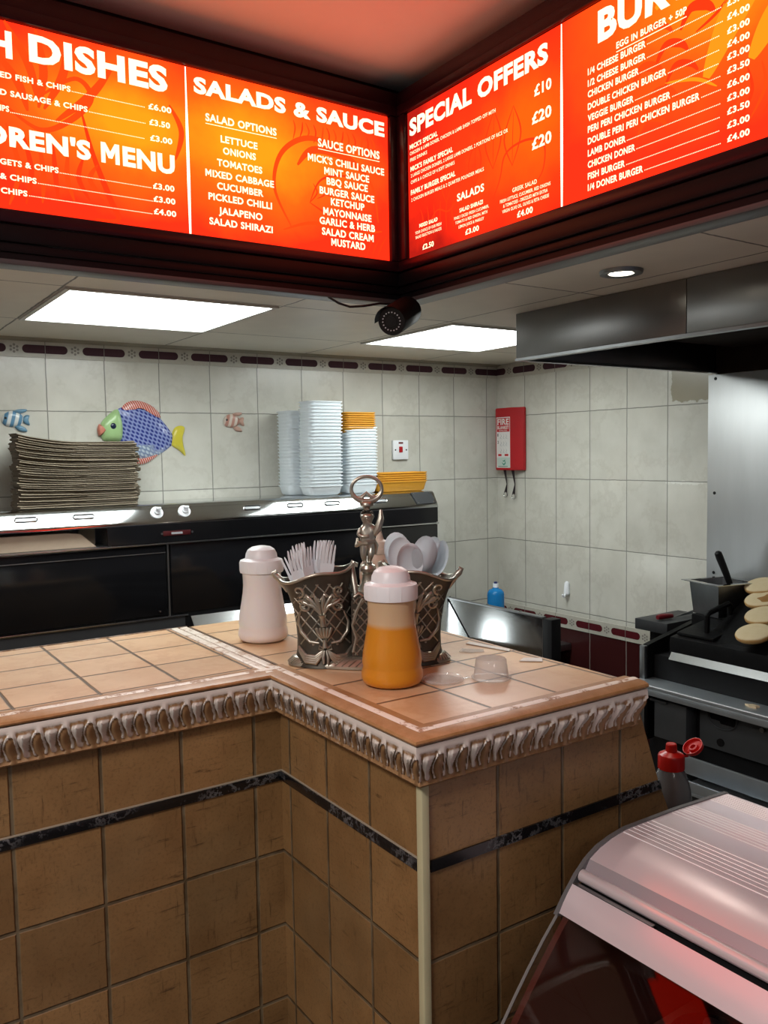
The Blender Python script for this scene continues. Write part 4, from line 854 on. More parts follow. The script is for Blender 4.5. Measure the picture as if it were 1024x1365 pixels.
# edging tiles
bm = nb(); sweep(bm, [(-0.016, 1.160), (-0.016, 1.1905), (0.002, 1.1912), (0.002, 1.160)]); put('edge_trim', bm, 'edge_tile', counter)
bm = nb(); sweep(bm, [(0.003, 1.160), (0.003, 1.1925), (0.010, 1.1935), (0.017, 1.1920), (0.017, 1.160)]); put('edge_trim', bm, 'edge_paint', counter)
bm = nb(); sweep(bm, [(0.0175, 1.177), (0.0175, 1.1918), (0.032, 1.1905), (0.040, 1.1875), (0.042, 1.184), (0.040, 1.1805), (0.034, 1.179)]); put('edge_trim', bm, 'edge_tile', counter)
# carved leaf moulding
def moulding():
    m, tt, b = newmat('whitewashed_carving'); g = tt.nodes.new('ShaderNodeNewGeometry')
    at = tt.nodes.new('ShaderNodeAttribute'); at.attribute_name = 'relief'
    n1 = noise(tt, g.outputs['Position'], 55, 5, None, 0.7)
    f = ramp(tt, mth(tt, 'ADD', at.outputs['Fac'], mth(tt, 'MULTIPLY', mth(tt, 'SUBTRACT', n1, 0.5), 0.9)), 0.36, 0.62)
    tt.links.new(mixc(tt, f, (0.30, 0.170, 0.080), (0.68, 0.62, 0.57)), b.inputs['Base Color']); b.inputs['Roughness'].default_value = 0.42
    return m
def relief(u, v):
    """carved height and paint for one repeat, u and v in 0..1 (v downwards)"""
    w = u+0.20*math.sin((v-0.25)*3.4)
    x = abs(w-round(w)); y = 0.5-x
    r = math.hypot(x/0.20, (v-0.60)/0.34)
    egg = math.sqrt(1-r*r) if r < 1 else 0
    rim_ = math.exp(-((r-1.20)/0.16)**2)*(1 if v < 0.88 else 0)
    hw = 0.27*max(0, 1-max(0, (v-0.24)/0.62)**1.6) if v > 0.2 else 0
    leaf = max(0, min(1, (hw-y)/0.06))*max(0, min(1, (v-0.20)/0.08))
    rib = math.exp(-(y/0.05)**2); curl = math.exp(-((v-0.80)/0.07)**2)*math.exp(-(y/0.12)**2)
    h = 0.85*egg+0.75*rim_*(1-egg)+leaf*(0.65+0.30*rib)+0.6*curl
    p = -0.35*egg+0.95*rim_+leaf*(0.75+0.2*rib)+0.8*curl+0.12
    if v < 0.20: k = v/0.20; kk = max(0, (k-0.7)/0.3); h = 0.45*(1-kk)+h*kk; p = 0.75*(1-kk)+p*kk
    if v > 0.90: h = max(0.0, h*(1-v)/0.10)+0.35*math.sin(PI*min(1, (v-0.90)/0.10)); p = 0.30
    return min(h, 1.1), max(-0.3, min(1.0, p))
def carved():
    bm = nb(); lay = bm.verts.layers.float.new('relief')
    O = [(0.0, 1.104), (0.018, 1.106)]; rows = 18
    zt, zb = 1.1785, 1.104
    def base(v): # cyma section, offset from the tile face
        return 0.034-0.017*v+0.005*math.sin(2*PI*v), zt+(zb-zt)*v
    pts = [(-1.0, 1.53), (0.77, 1.53), (0.77, 1.045), (1.262, 1.045)]
    for k, (nx, ny) in enumerate(((0, -1), (-1, 0), (0, -1))):
        L = math.dist(pts[k], pts[k+1]); nu = max(1, round(L/0.0445)); n = nu*20
        if k == 0: nu = L/0.0445; n = int(nu*20)
        prev = None
        for i in range(n+1):
            s = i/n; u = (s*nu) if k else ((1-s)*-nu) % 1000
            col = []
            for j in range(rows+1):
                v = j/rows; o, z = base(v); h, p = relief(u % 1.0, v)
                o2 = o+h*0.009
                a, b = opath(o2)[k], opath(o2)[k+1]
                if k == 0: a = (-1.0, a[1])
                vert = bm.verts.new((a[0]+(b[0]-a[0])*s, a[1]+(b[1]-a[1])*s, z-0.002*h)); vert[lay] = p; col.append(vert)
            a, b = opath(-0.004)[k], opath(-0.004)[k+1]
            if k == 0: a = (-1.0, a[1])
            q = (a[0]+(b[0]-a[0])*s, a[1]+(b[1]-a[1])*s)
            top, bot = bm.verts.new((*q, zt)), bm.verts.new((*q, zb)); col = [top]+col+[bot]
            if prev:
                for A, B, c, d in zip(prev, prev[1:], col[1:], col): bm.faces.new((A, B, c, d))
            if i in (0, n) and (k, i) in ((0, 0), (2, n)): bm.faces.new(col)
            prev = col
    return bm
M['carving'] = moulding()
put('carved_moulding', carved(), 'carving', counter, angle=60)
# black marble listello, one run on each face
for q, lab in ((((-1.2, 0.768), (1.5265, 1.531)), 0), (((0.7665, 0.771), (1.058, 1.530)), 1), (((0.783, 1.345), (1.0415, 1.046)), 2)):
    bm = nb(); z0, z1 = 0.955, 0.974
    if lab == 2: prism(bm, [(0.783, z0), (1.350, z0), (1.343, z1), (0.783, z1)], 'y', q[1][0], q[1][1])
    else: box(bm, q[0][0], q[0][1], q[1][0], q[1][1], z0, z1, 0, 0.001)
    put('marble_band', bm, 'black_marble', counter)
bm = nb(); box(bm, -1.2, 0.769, 1.5285, 1.531, 0.9745, 0.9775); box(bm, 0.7685, 0.771, 1.058, 1.5285, 0.9745, 0.9775); put('grout_line', bm, plain('pale_grout', (0.34, 0.29, 0.22), 0.8), counter)
bm = nb(); box(bm, 0.7645, 0.780, 1.0395, 1.056, 0.0, 1.110, 0, 0.003); cp = put('corner_post', bm, plain('cream_post', (0.46, 0.43, 0.27), 0.45, noise=0.1), counter); cp['label'] = 'pale cream corner strip'

# ------------------------------------------------------------------ sauce shakers and bottle
def shaker(cx, cy, fill, label, name='sauce_shaker', z=1.1915):
    t = thing(name, (cx, cy, z), label, 'sauce bottle')
    c = (cx, cy, z)
    bm = nb(); lathe(bm, [(0, 0.001), (0.046, 0.0), (0.054, 0.004), (0.0575, 0.012), (0.0575, 0.022), (0.0545, 0.032), (0.0545, 0.035), (0.0560, 0.042), (0.0545, 0.058), (0.0490, 0.088), (0.0450, 0.112), (0.0435, 0.130), (0.0440, 0.148), (0.0450, 0.158), (0.0400, 0.160), (0.0400, 0.166), (0, 0.166)], c, 48)
    put('body', bm, fill, t, angle=40)
    def ribs(x, y, zz, a):
        k = 1+0.016*(1 if (a*14/(2*PI)) % 1 < 0.07 and 0.1595 < zz < 0.1865 else 0)
        return x*k, y*k, zz
    bm = nb(); lathe(bm, [(0.041, 0.158), (0.0495, 0.159), (0.0500, 0.163), (0.0500, 0.182), (0.0485, 0.187), (0.0400, 0.190), (0.0370, 0.192), (0.0355, 0.202), (0.0310, 0.211), (0.0220, 0.217), (0.010, 0.2195), (0, 0.220)], c, 168, fn=ribs)
    put('lid', bm, 'white_plastic', t, angle=25)
    return t
def sauce_mat(name, low, high, zl, clear):
    m, tt, b = newmat(name); g = tt.nodes.new('ShaderNodeNewGeometry'); s = tt.nodes.new('ShaderNodeSeparateXYZ'); tt.links.new(g.outputs['Position'], s.inputs[0])
    n1 = noise(tt, g.outputs['Position'], 14, 3)
    f = ramp(tt, mth(tt, 'ADD', s.outputs[2], mth(tt, 'MULTIPLY', mth(tt, 'SUBTRACT', n1, 0.5), 0.012)), zl-0.004, zl+0.006)
    tt.links.new(mixc(tt, f, low, high), b.inputs['Base Color']); b.inputs['Roughness'].default_value = 0.28
    b.inputs['Subsurface Weight'].default_value = 0.25; b.inputs['Subsurface Radius'].default_value = (0.02, 0.012, 0.006)
    b.inputs['Coat Weight'].default_value = 0.3; b.inputs['Coat Roughness'].default_value = 0.2
    return m
M['white_sauce'] = sauce_mat('white_sauce', (0.84, 0.76, 0.74), (0.82, 0.79, 0.79), 1.225, 0)
M['orange_sauce'] = sauce_mat('orange_sauce', (0.66, 0.26, 0.012), (0.60, 0.43, 0.26), 1.303, 0)
shaker(0.857, 1.779, 'white_sauce', 'white sauce shaker with a domed white lid, left of the metal caddy')
shaker(0.883, 1.288, 'orange_sauce', 'orange sauce shaker with a domed white lid, in front of the metal caddy')
SK = 1.055
t = thing('squeeze_bottle', (1.104, 1.654, 1.1915), 'tall pinkish squeeze bottle with a pointed nozzle, behind the metal caddy', 'sauce bottle')
bm = nb(); lathe(bm, [(r_, z_*SK) for r_, z_ in [(0, 0), (0.044, 0), (0.049, 0.005), (0.049, 0.115), (0.0475, 0.122), (0.049, 0.128), (0.049, 0.150), (0.046, 0.160), (0.034, 0.174), (0.0225, 0.182), (0.0225, 0.186), (0, 0.186)]], t.location, 36); put('body', bm, sauce_mat('pink_sauce', (0.50, 0.33, 0.27), (0.52, 0.42, 0.34), 1.335, 0), t)
bm = nb(); lathe(bm, [(r_, z_*SK) for r_, z_ in [(0.0235, 0.183), (0.0245, 0.185), (0.0245, 0.194), (0.0225, 0.196), (0.0225, 0.205), (0.020, 0.210), (0.010, 0.214), (0.0055, 0.230), (0.0030, 0.256), (0, 0.257)]], t.location, 28); put('nozzle_cap', bm, plain('cream_cap', (0.60, 0.50, 0.42), 0.4), t)

# ------------------------------------------------------------------ ornate metal cutlery caddy (built in its own frame)
M['bronze'] = plain('antique_metal', (0.44, 0.42, 0.36), 0.32, 0.85, noise=0.4, nscale=45)
M['bronze_dark'] = plain('antique_metal_dark', (0.085, 0.078, 0.064), 0.45, 0.7, noise=0.4, nscale=40)
CT = thing('cutlery_caddy', (0.938, 1.450, 1.1915), 'ornate antiqued metal cutlery caddy with two buckets and a cherub handle', 'cutlery holder', None, math.atan2(-0.531, 0.847))
BX = 0.088
def bxz(z): return BX+0.018*(min(max(z, 0), 0.2)/0.188)**2
RP = [(0.0, 0.068, 0.052), (0.012, 0.064, 0.048), (0.030, 0.060, 0.045), (0.055, 0.058, 0.043), (0.085, 0.058, 0.043), (0.115, 0.060, 0.045), (0.145, 0.064, 0.048), (0.170, 0.069, 0.052), (0.188, 0.075, 0.057)]
def rxy(z):
    for (z0, a0, b0), (z1, a1, b1) in zip(RP, RP[1:]):
        if z <= z1: f = (z-z0)/(z1-z0); return a0+(a1-a0)*f, b0+(b1-b0)*f
    return RP[-1][1:]
def rimz(a, side):   # rim height round a bucket: higher towards the middle handle, scalloped
    return 0.004*math.cos(4*a)+0.014*(-math.cos(a) if side > 0 else math.cos(a))-0.001
for side in (-1, 1):
    bm = nb(); cx = side*BX; seg = 56; rings = []
    zs = [0, 0.012, 0.03, 0.055, 0.085, 0.115, 0.145, 0.17, 0.188]
    for z in zs+[0.187, 0.16, 0.12, 0.03]:
        pass
    def ring(z, inset):
        rx, ry = rxy(z); R = []
        for k in range(seg):
            a = 2*PI*k/seg; zz = z+(rimz(a, side)*max(0, (z-0.12)/0.068))
            R.append(bm.verts.new((side*bxz(z)+(rx-inset)*math.cos(a), (ry-inset)*math.sin(a), zz)))
        return R
    rings = [ring(z, 0) for z in zs]+[ring(0.188, 0.004)]+[ring(z, 0.004) for z in (0.17, 0.145, 0.115, 0.085, 0.055, 0.03)]
    for A, B in zip(rings, rings[1:]):
        for k in range(seg): bm.faces.new((A[k], A[(k+1) % seg], B[(k+1) % seg], B[k]))
    bm.faces.new(rings[0][::-1]); bm.faces.new(rings[-1])
    b_ = put('bucket', bm, 'bronze_dark', CT, True)
    # raised ornament on the bucket
    bm = nb()
    def on(x, z, f=1, lift=0.001):
        rx, ry = rxy(min(max(z, 0), 0.188)); q = max(-0.985, min(0.985, x/rx)); return (side*bxz(z)+rx*q*1.005, -f*(ry*math.sqrt(1-q*q)+lift), z)
    for f in (1, -1):
        for k in range(-5, 6):                                  # lattice
            for dr in (-1, 1):
                P_ = []
                for i in range(13):
                    z = 0.045+0.125*i/12; x = k*0.024+dr*(z-0.107)*0.8
                    if abs(x) < rxy(z)[0]*0.96: P_.append(on(x, z, f, 0.0))
                if len(P_) > 2: tube(bm, P_, 0.0017, 5)
        def scroll(x0, z0, r, turns, s, start, w):
            P_ = []
            for i in range(28):
                u = i/27; a = start+s*turns*2*PI*u; rr = r*(1-0.8*u); P_.append(on(x0+rr*math.cos(a), z0+rr*math.sin(a), f, 0.001))
            tube(bm, P_, [1.25*w*(1.1-0.5*i/27) for i in range(28)], 6)
        for sx in (-1, 1):                                       # plume of leaves and scrolls
            for j, (ex, ez) in enumerate(((0.010, 0.150), (0.026, 0.148), (0.040, 0.138))):
                tube(bm, [on(sx*0.003, 0.108, f), on(sx*ex*0.35, 0.125, f), on(sx*ex*0.8, ez-0.006, f), on(sx*ex, ez, f), on(sx*(ex+0.005), ez-0.006, f)], [0.0025, 0.0044, 0.0046, 0.0036, 0.0025], 7)
            scroll(sx*0.034, 0.125, 0.013, 1.25, sx, PI/2, 0.0028); scroll(sx*0.040, 0.155, 0.012, 1.1, -sx, -PI/2, 0.0026)
            tube(bm, [on(sx*0.012, 0.050, f), on(sx*0.030, 0.052, f), on(sx*0.046, 0.070, f), on(sx*0.050, 0.090, f), on(sx*0.044, 0.112, f)], [0.0025, 0.0038, 0.0044, 0.0038, 0.0025], 7)
            for j in range(4):                                   # draped swag
                tube(bm, [on(sx*0.004, 0.036-0.002*j, f, 0.003), on(sx*0.020, 0.024-0.0045*j, f, 0.004), on(sx*0.040, 0.024-0.004*j, f, 0.004), on(sx*0.054, 0.040-0.003*j, f, 0.002)], [0.0025, 0.0042, 0.0042, 0.0025], 7)
            tube(bm, [on(sx*0.002, 0.036, f, 0.004), on(sx*0.005, 0.022, f, 0.005), on(sx*0.004, 0.010, f, 0.005)], [0.002, 0.004, 0.0025], 7)
            tube(bm, [on(sx*0.003, 0.040, f, 0.004), on(sx*0.012, 0.046, f, 0.005), on(sx*0.013, 0.039, f, 0.005), on(sx*0.003, 0.036, f, 0.004)], 0.0024, 6)
        for k in range(5): x = (k-2)*0.0058; tube(bm, [on(x*0.5, 0.060, f, 0.001), on(x, 0.072, f, 0.006), on(x*1.3, 0.082, f, 0.005)], [0.002, 0.0038, 0.0032], 7)
        tube(bm, [on(0, 0.042, f, 0.004), on(0, 0.058, f, 0.006)], [0.006, 0.0035], 8)
        tube(bm, [on(0, 0.084, f, 0.002), on(0, 0.100, f, 0.001), on(0, 0.108, f, 0.001)], [0.007, 0.006, 0.010], 8)
    rim = []
    for k in range(48):
        a = 2*PI*k/48; rx, ry = rxy(0.188); rim.append((side*bxz(0.188)+rx*math.cos(a), ry*math.sin(a), 0.187+rimz(a, side)))
    tube(bm, rim, 0.0032, 7, closed=True)
    # rolled ear on the outer end and tall scroll beside the handle
    tube(bm, [(side*(BX+0.076), 0, 0.150), (side*(BX+0.090), 0, 0.172), (side*(BX+0.100), 0, 0.182), (side*(BX+0.104), 0, 0.188), (side*(BX+0.098), 0, 0.191)], [0.005, 0.007, 0.007, 0.006, 0.004], 9)
    tube(bm, [(side*0.030, -0.030, 0.110), (side*0.026, -0.022, 0.145), (side*0.030, -0.012, 0.172), (side*0.034, -0.004, 0.196), (side*0.030, 0, 0.207), (side*0.024, 0, 0.203), (side*0.025, 0, 0.197)], [0.004, 0.006, 0.007, 0.007, 0.006, 0.005, 0.004], 9)
    put('ornament', bm, 'bronze', b_, True, angle=60)
# waist block between the buckets, with lattice
bm = nb(); prism(bm, [(-0.040, 0.0), (0.040, 0.0), (0.036, 0.02), (0.036, 0.132), (0.026, 0.146), (-0.026, 0.146), (-0.036, 0.132), (-0.036, 0.02)], 'y', -0.043, 0.043); w_ = put('waist', bm, 'bronze_dark', CT, True)
bm = nb()
for f in (1, -1):
    y = -f*0.0435
    for k in range(-5, 6):
        for dr in (-1, 1):
            P_ = [(k*0.018+dr*(z-0.08)*0.85, y, z) for z in [0.024+0.116*i/20 for i in range(21)]]; P_ = [p for p in P_ if abs(p[0]) < 0.035]
            if len(P_) > 1: tube(bm, [P_[0], P_[-1]], 0.0017, 5)
    for sx in (-1, 1):
        tube(bm, [(sx*0.034, y-0.001, 0.030), (sx*0.026, y-0.001, 0.060), (sx*0.034, y-0.001, 0.085), (sx*0.026, y-0.001, 0.112), (sx*0.012, y-0.001, 0.140)], [0.003, 0.004, 0.003, 0.004, 0.003], 7)
        tube(bm, [(sx*0.030, y-0.001, 0.142), (sx*0.020, y-0.001, 0.150), (sx*0.012, y-0.001, 0.144), (sx*0.018, y-0.001, 0.139)], 0.0032, 7)
put('ornament', bm, 'bronze', w_, True, angle=60)
# flared foot plate
bm = nb(); seg = 72; R = []
for ins, z in ((0.0, 0.0), (0.0, 0.005), (0.010, 0.016), (0.018, 0.020)):
    ring = []
    for k in range(seg):
        a = 2*PI*k/seg; x = (0.168-ins)*math.cos(a); y = (0.064-ins)*math.sin(a)*(1+0.10*math.cos(4*a)); ring.append(bm.verts.new((x, y, z)))
    R.append(ring)
for A, B in zip(R, R[1:]):
    for k in range(seg): bm.faces.new((A[k], A[(k+1) % seg], B[(k+1) % seg], B[k]))
bm.faces.new(R[0][::-1]); bm.faces.new(R[-1])
for k in range(seg):
    a = 2*PI*k/seg; p = lambda ins, aa: ((0.168-ins)*math.cos(aa), (0.064-ins)*math.sin(aa)*(1+0.10*math.cos(4*aa)))
    tube(bm, [(*p(-0.0005, a), 0.006), (*p(0.0105, a+2*PI/seg), 0.0165)], 0.0010, 4)
put('foot', bm, 'bronze', CT, True, angle=40)
# handle: pedestal, cherub and oval ring
bm = nb(); lathe(bm, [(0, 0.144), (0.026, 0.144), (0.026, 0.149), (0.020, 0.153), (0.014, 0.165), (0.0115, 0.178), (0.013, 0.182), (0.010, 0.184), (0.016, 0.188), (0.0175, 0.194), (0.015, 0.200), (0.009, 0.203), (0.010, 0.206), (0, 0.206)], (0, 0, 0), 28); put('pedestal', bm, 'bronze', CT, True)
def skinned(name, verts, edges, radii, mat, parent, sub=2):
    me = bpy.data.meshes.new(name); me.from_pydata(verts, edges, []); o = bpy.data.objects.new(name, me); C.objects.link(o)
    sk = o.modifiers.new('skin', 'SKIN'); sk.use_smooth_shade = True
    for i, r in enumerate(radii): me.skin_vertices[0].data[i].radius = (r, r) if not isinstance(r, tuple) else r
    me.skin_vertices[0].data[0].use_root = True
    ss = o.modifiers.new('s', 'SUBSURF'); ss.levels = sub; ss.render_levels = sub
    bpy.context.view_layer.update()
    me2 = bpy.data.meshes.new_from_object(o.evaluated_get(bpy.context.evaluated_depsgraph_get()))
    o.modifiers.clear(); o.data = me2; me2.name = name; me2.materials.clear(); me2.materials.append(M[mat])
    for p_ in me2.polygons: p_.use_smooth = True
    o.parent = parent; return o
vv = [(0, 0, 0.246), (0, -0.002, 0.262), (0.001, -0.002, 0.277), (0.001, -0.002, 0.286), (0.0, -0.004, 0.298), (0.0, -0.003, 0.308),
      (-0.008, -0.002, 0.238), (-0.009, -0.008, 0.222), (-0.006, -0.002, 0.208), (-0.006, -0.009, 0.2055),
      (0.008, -0.002, 0.238), (0.006, -0.009, 0.222), (0.003, -0.003, 0.208), (0.004, -0.010, 0.2055),
      (-0.012, -0.002, 0.276), (-0.019, -0.007, 0.264), (-0.008, -0.014, 0.259), (0.004, -0.014, 0.262),
      (0.013, -0.002, 0.277), (0.022, -0.006, 0.272), (0.026, -0.004, 0.290), (0.028, -0.003, 0.302)]
ee = [(0, 1), (1, 2), (2, 3), (3, 4), (4, 5), (0, 6), (6, 7), (7, 8), (8, 9), (0, 10), (10, 11), (11, 12), (12, 13), (2, 14), (14, 15), (15, 16), (16, 17), (2, 18), (18, 19), (19, 20), (20, 21)]
rr = [0.0145, 0.0135, 0.0140, 0.0070, 0.0165, 0.0135, 0.0100, 0.0072, 0.0045, 0.0035, 0.0085, 0.0072, 0.0045, 0.0035, 0.006, 0.005, 0.0042, 0.0035, 0.006, 0.005, 0.0042, 0.0035]
fig = skinned('figure', vv, ee, rr, 'bronze', CT)
bm = nb()
for k in range(26):                                               # curls of hair
    a = k*2.4; h = 0.300+0.011*(k/25); r = 0.0118*math.sqrt(max(0.02, 1-((h-0.300)/0.013)**2)); ball(bm, (r*math.cos(a), -0.0035+abs(r*math.sin(a))*0.9, h), 0.0034, 8)
put('hair', bm, 'bronze_dark', fig, True)
bm = nb(); tube(bm, [(-0.020, 0.004, 0.256), (-0.022, 0.002, 0.240), (-0.016, -0.006, 0.246), (0, -0.013, 0.247), (0.014, -0.007, 0.250), (0.018, 0.002, 0.240), (0.016, 0.004, 0.222)], [0.003, 0.005, 0.005, 0.006, 0.005, 0.005, 0.003], 8)
tube(bm, [(0.013, -0.006, 0.262), (0.022, -0.009, 0.276), (0.028, -0.006, 0.296), (0.028, -0.004, 0.314)], [0.005, 0.008, 0.0065, 0.003], 8)
put('drapery', bm, 'bronze', fig, True)
bm = nb(); ball(bm, (0, -0.0155, 0.2965), 0.0022, 8); ball(bm, (-0.004, -0.0135, 0.300), 0.0014, 8); ball(bm, (0.004, -0.0135, 0.300), 0.0014, 8); tube(bm, [(-0.003, -0.0142, 0.2925), (0.003, -0.0142, 0.2925)], 0.0012, 6); put('face', bm, 'bronze', fig, True)
bm = nb(); lathe(bm, [(0, 0.312), (0.006, 0.313), (0.007, 0.319), (0.014, 0.322), (0.0145, 0.328), (0.011, 0.331), (0, 0.332)], (0, 0, 0), 24)
tube(bm, [((0.031)*math.cos(2*PI*k/36), 0, 0.356+0.0255*math.sin(2*PI*k/36)) for k in range(36)], [0.0036+0.0026*max(0, -math.sin(2*PI*k/36)) for k in range(36)], 10, closed=True)
tube(bm, [(-0.022, 0, 0.339), (-0.010, 0, 0.338), (0, 0, 0.349), (0.010, 0, 0.338), (0.022, 0, 0.339)], [0.003, 0.005, 0.003, 0.005, 0.003], 8)
put('ring_handle', bm, 'bronze', CT, True, angle=60)

# ------------------------------------------------------------------ plastic forks and spoons
cs, sn = math.cos(CT.rotation_euler.z), math.sin(CT.rotation_euler.z)
def caddy_pt(x, y, z): return (CT.location.x+x*cs-y*sn, CT.location.y+x*sn+y*cs, CT.location.z+z)
def fork_mesh():
    bm = nb(); th = 0.0016
    def dish(z): return 0.004*math.sin(PI*min(1, max(0, (z-0.10)/0.07)))
    def strip(xa, xb, zs):
        prev = None
        for z, k in zs:
            r = [bm.verts.new((x*k, y+dish(z), z)) for x, y in ((xa, -th/2), (xb, -th/2), (xb, th/2), (xa, th/2))]
            if prev:
                for i in range(4): bm.faces.new((prev[i], prev[(i+1) % 4], r[(i+1) % 4], r[i]))
            else: bm.faces.new(r[::-1])
            prev = r
        bm.faces.new(prev)
    strip(-0.0145, 0.0145, [(0.0, 0.40), (0.06, 0.36), (0.095, 0.34), (0.105, 0.55), (0.113, 0.92), (0.125, 1.0), (0.132, 1.0)])
    for j in range(4):
        c = -0.0112+0.00747*j; 
        prev = None
        for z, w in ((0.1315, 0.0026), (0.150, 0.0023), (0.168, 0.0016), (0.172, 0.0006)):
            r = [bm.verts.new((c+x*w, y+dish(z), z)) for x, y in ((-1, -th/2), (1, -th/2), (1, th/2), (-1, th/2))]
            if prev:
                for i in range(4): bm.faces.new((prev[i], prev[(i+1) % 4], r[(i+1) % 4], r[i]))
            prev = r
        bm.faces.new(prev)
    return bm
def spoon_mesh():
    bm = nb(); n = 20
    rings = []
    for k, (s, dp) in enumerate(((1.0, 0.0), (0.9, 0.004), (0.7, 0.0085), (0.4, 0.0115), (0.1, 0.0125))):
        rings.append([bm.verts.new((0.0275*s*math.sin(2*PI*i/n), dp, 0.150+0.039*s*-math.cos(2*PI*i/n)*(1.0))) for i in range(n)])
    for A, B in zip(rings, rings[1:]):
        for i in range(n): bm.faces.new((A[i], A[(i+1) % n], B[(i+1) % n], B[i]))
    bm.faces.new(rings[-1])
    bmesh.ops.solidify(bm, geom=list(bm.faces), thickness=0.0014)
    box(bm, -0.004, 0.004, -0.001, 0.001, 0.0, 0.118)
    return bm
def cutlery(kind, mesh, spots, grp):
    src = None
    for (x, y, z, tx, ty, rz, lab) in spots:
        if src is None: o = src = put('plastic_'+kind, mesh, 'white_plastic', None, True, 40)
        else: o = src.copy(); C.objects.link(o)
        x += -0.036 if kind == 'fork' else 0.014; z -= 0 if kind == 'fork' else 0.007
        o.location = caddy_pt(x, y, z); o.rotation_mode = 'XYZ'
        o.matrix_world = Matrix.Translation(o.location) @ Matrix.Rotation(CT.rotation_euler.z, 4, 'Z') @ Matrix.Rotation(math.radians(ty), 4, 'Y') @ Matrix.Rotation(math.radians(tx), 4, 'X') @ Matrix.Rotation(math.radians(rz), 4, 'Z')
        tag(o, lab, kind, grp)
F = 'white plastic fork in left caddy bucket, %s'
cutlery('fork', fork_mesh(), [
    (-0.060, -0.002, 0.066, 3, -24, 8, F % 'the one leaning furthest left over the rim'),
    (-0.076, -0.008, 0.066, 5, -13, 18, F % 'lowest at the front with wide tines'),
    (-0.076, -0.002, 0.070, 2, -14, 40, F % 'behind the front fork, turned aside'),
    (-0.072, 0.002, 0.078, -2, -10, 52, F % 'tallest of the left bunch'),
    (-0.070, 0.010, 0.076, -3, -13, 25, F % 'at the back of the left bunch'),
    (-0.070, -0.006, 0.070, 3, -6, 46, F % 'in the middle beside the gap'),
    (-0.068, 0.004, 0.080, -2, 2, 30, F % 'left one of the right bunch'),
    (-0.066, -0.002, 0.082, 0, 5, 38, F % 'middle one of the right bunch'),
    (-0.064, -0.008, 0.076, 3, 8, 12, F % 'right front one showing all its tines'),
    (-0.062, 0.008, 0.080, -3, 7, 48, F % 'behind the right front fork')], 'plastic forks in the caddy')
S_ = 'white plastic spoon in right caddy bucket, %s'
cutlery('spoon', spoon_mesh(), [
    (0.070, -0.006, 0.088, 2, -9, 4, S_ % 'tallest one at the left back'),
    (0.073, -0.014, 0.078, 3, -7, -6, S_ % 'second from the left, half hidden'),
    (0.078, -0.024, 0.068, 6, -3, 8, S_ % 'lowest one at the front with its hollow showing'),
    (0.085, -0.012, 0.080, 4, 6, 196, S_ % 'bright one showing its round back'),
    (0.090, -0.002, 0.078, 2, 10, 214, S_ % 'second last at the right, nearly edge-on'),
    (0.094, 0.004, 0.072, 0, 15, 226, S_ % 'furthest right one, pinkish and leaning out')], 'plastic spoons in the caddy')

# ------------------------------------------------------------------ small litter on the worktop
t = thing('portion_cup', (1.050, 1.200, 1.1915), 'clear plastic sauce cup standing upside down on the worktop', 'cup')
bm = nb(); lathe(bm, [(0.0345, 0.0), (0.0375, 0.0005), (0.0375, 0.003), (0.0335, 0.0035), (0.0290, 0.036), (0.0270, 0.0385), (0, 0.0385), (0, 0.0375), (0.0262, 0.0375), (0.0281, 0.0355), (0.0325, 0.003), (0.0345, 0.0)], t.location, 40); put('cup', bm, 'clear', t)
t = thing('cup_lid', (0.968, 1.243, 1.1915), 'flat clear plastic cup lid between the orange shaker and the clear cup', 'lid')
bm = nb(); lathe(bm, [(0, 0.0008), (0.030, 0.0008), (0.031, 0.0), (0.0385, 0.0002), (0.0395, 0.003), (0.0370, 0.0055), (0.0345, 0.0050), (0.033, 0.0022), (0, 0.0020)], t.location, 40); put('disc', bm, 'clear', t)
bm = nb(); box(bm, t.location.x+0.034, t.location.x+0.052, t.location.y-0.020, t.location.y-0.012, 1.192, 1.1932, 0, 0.0005); put('tab', bm, 'clear', t)
def flat_thing(name, poly, h, mat, label, cat, z=1.1912):
    cx = sum(p[0] for p in poly)/len(poly); cy = sum(p[1] for p in poly)/len(poly)
    bm = nb(); prism(bm, [(p[0]-cx, p[1]-cy) for p in poly], 'z', 0, h); o = put(name, bm, mat, None, True); o.location = (cx, cy, z); tag(o, label, cat); return o
flat_thing('paper_strip', [(1.196, 1.452), (1.214, 1.462), (1.236, 1.350), (1.222, 1.338)], 0.0012, 'paper', 'pale pink paper strip along the far edge of the worktop', 'paper')
flat_thing('film_scrap', [(1.135, 1.400), (1.158, 1.418), (1.190, 1.385), (1.176, 1.366), (1.150, 1.378)], 0.0015, 'clear', 'small scrap of clear film beside the paper strip', 'scrap')
flat_thing('film_scrap', [(1.180, 1.262), (1.205, 1.275), (1.232, 1.250), (1.215, 1.230), (1.200, 1.245)], 0.0015, 'paper', 'small torn white scrap near the right corner of the worktop', 'scrap')

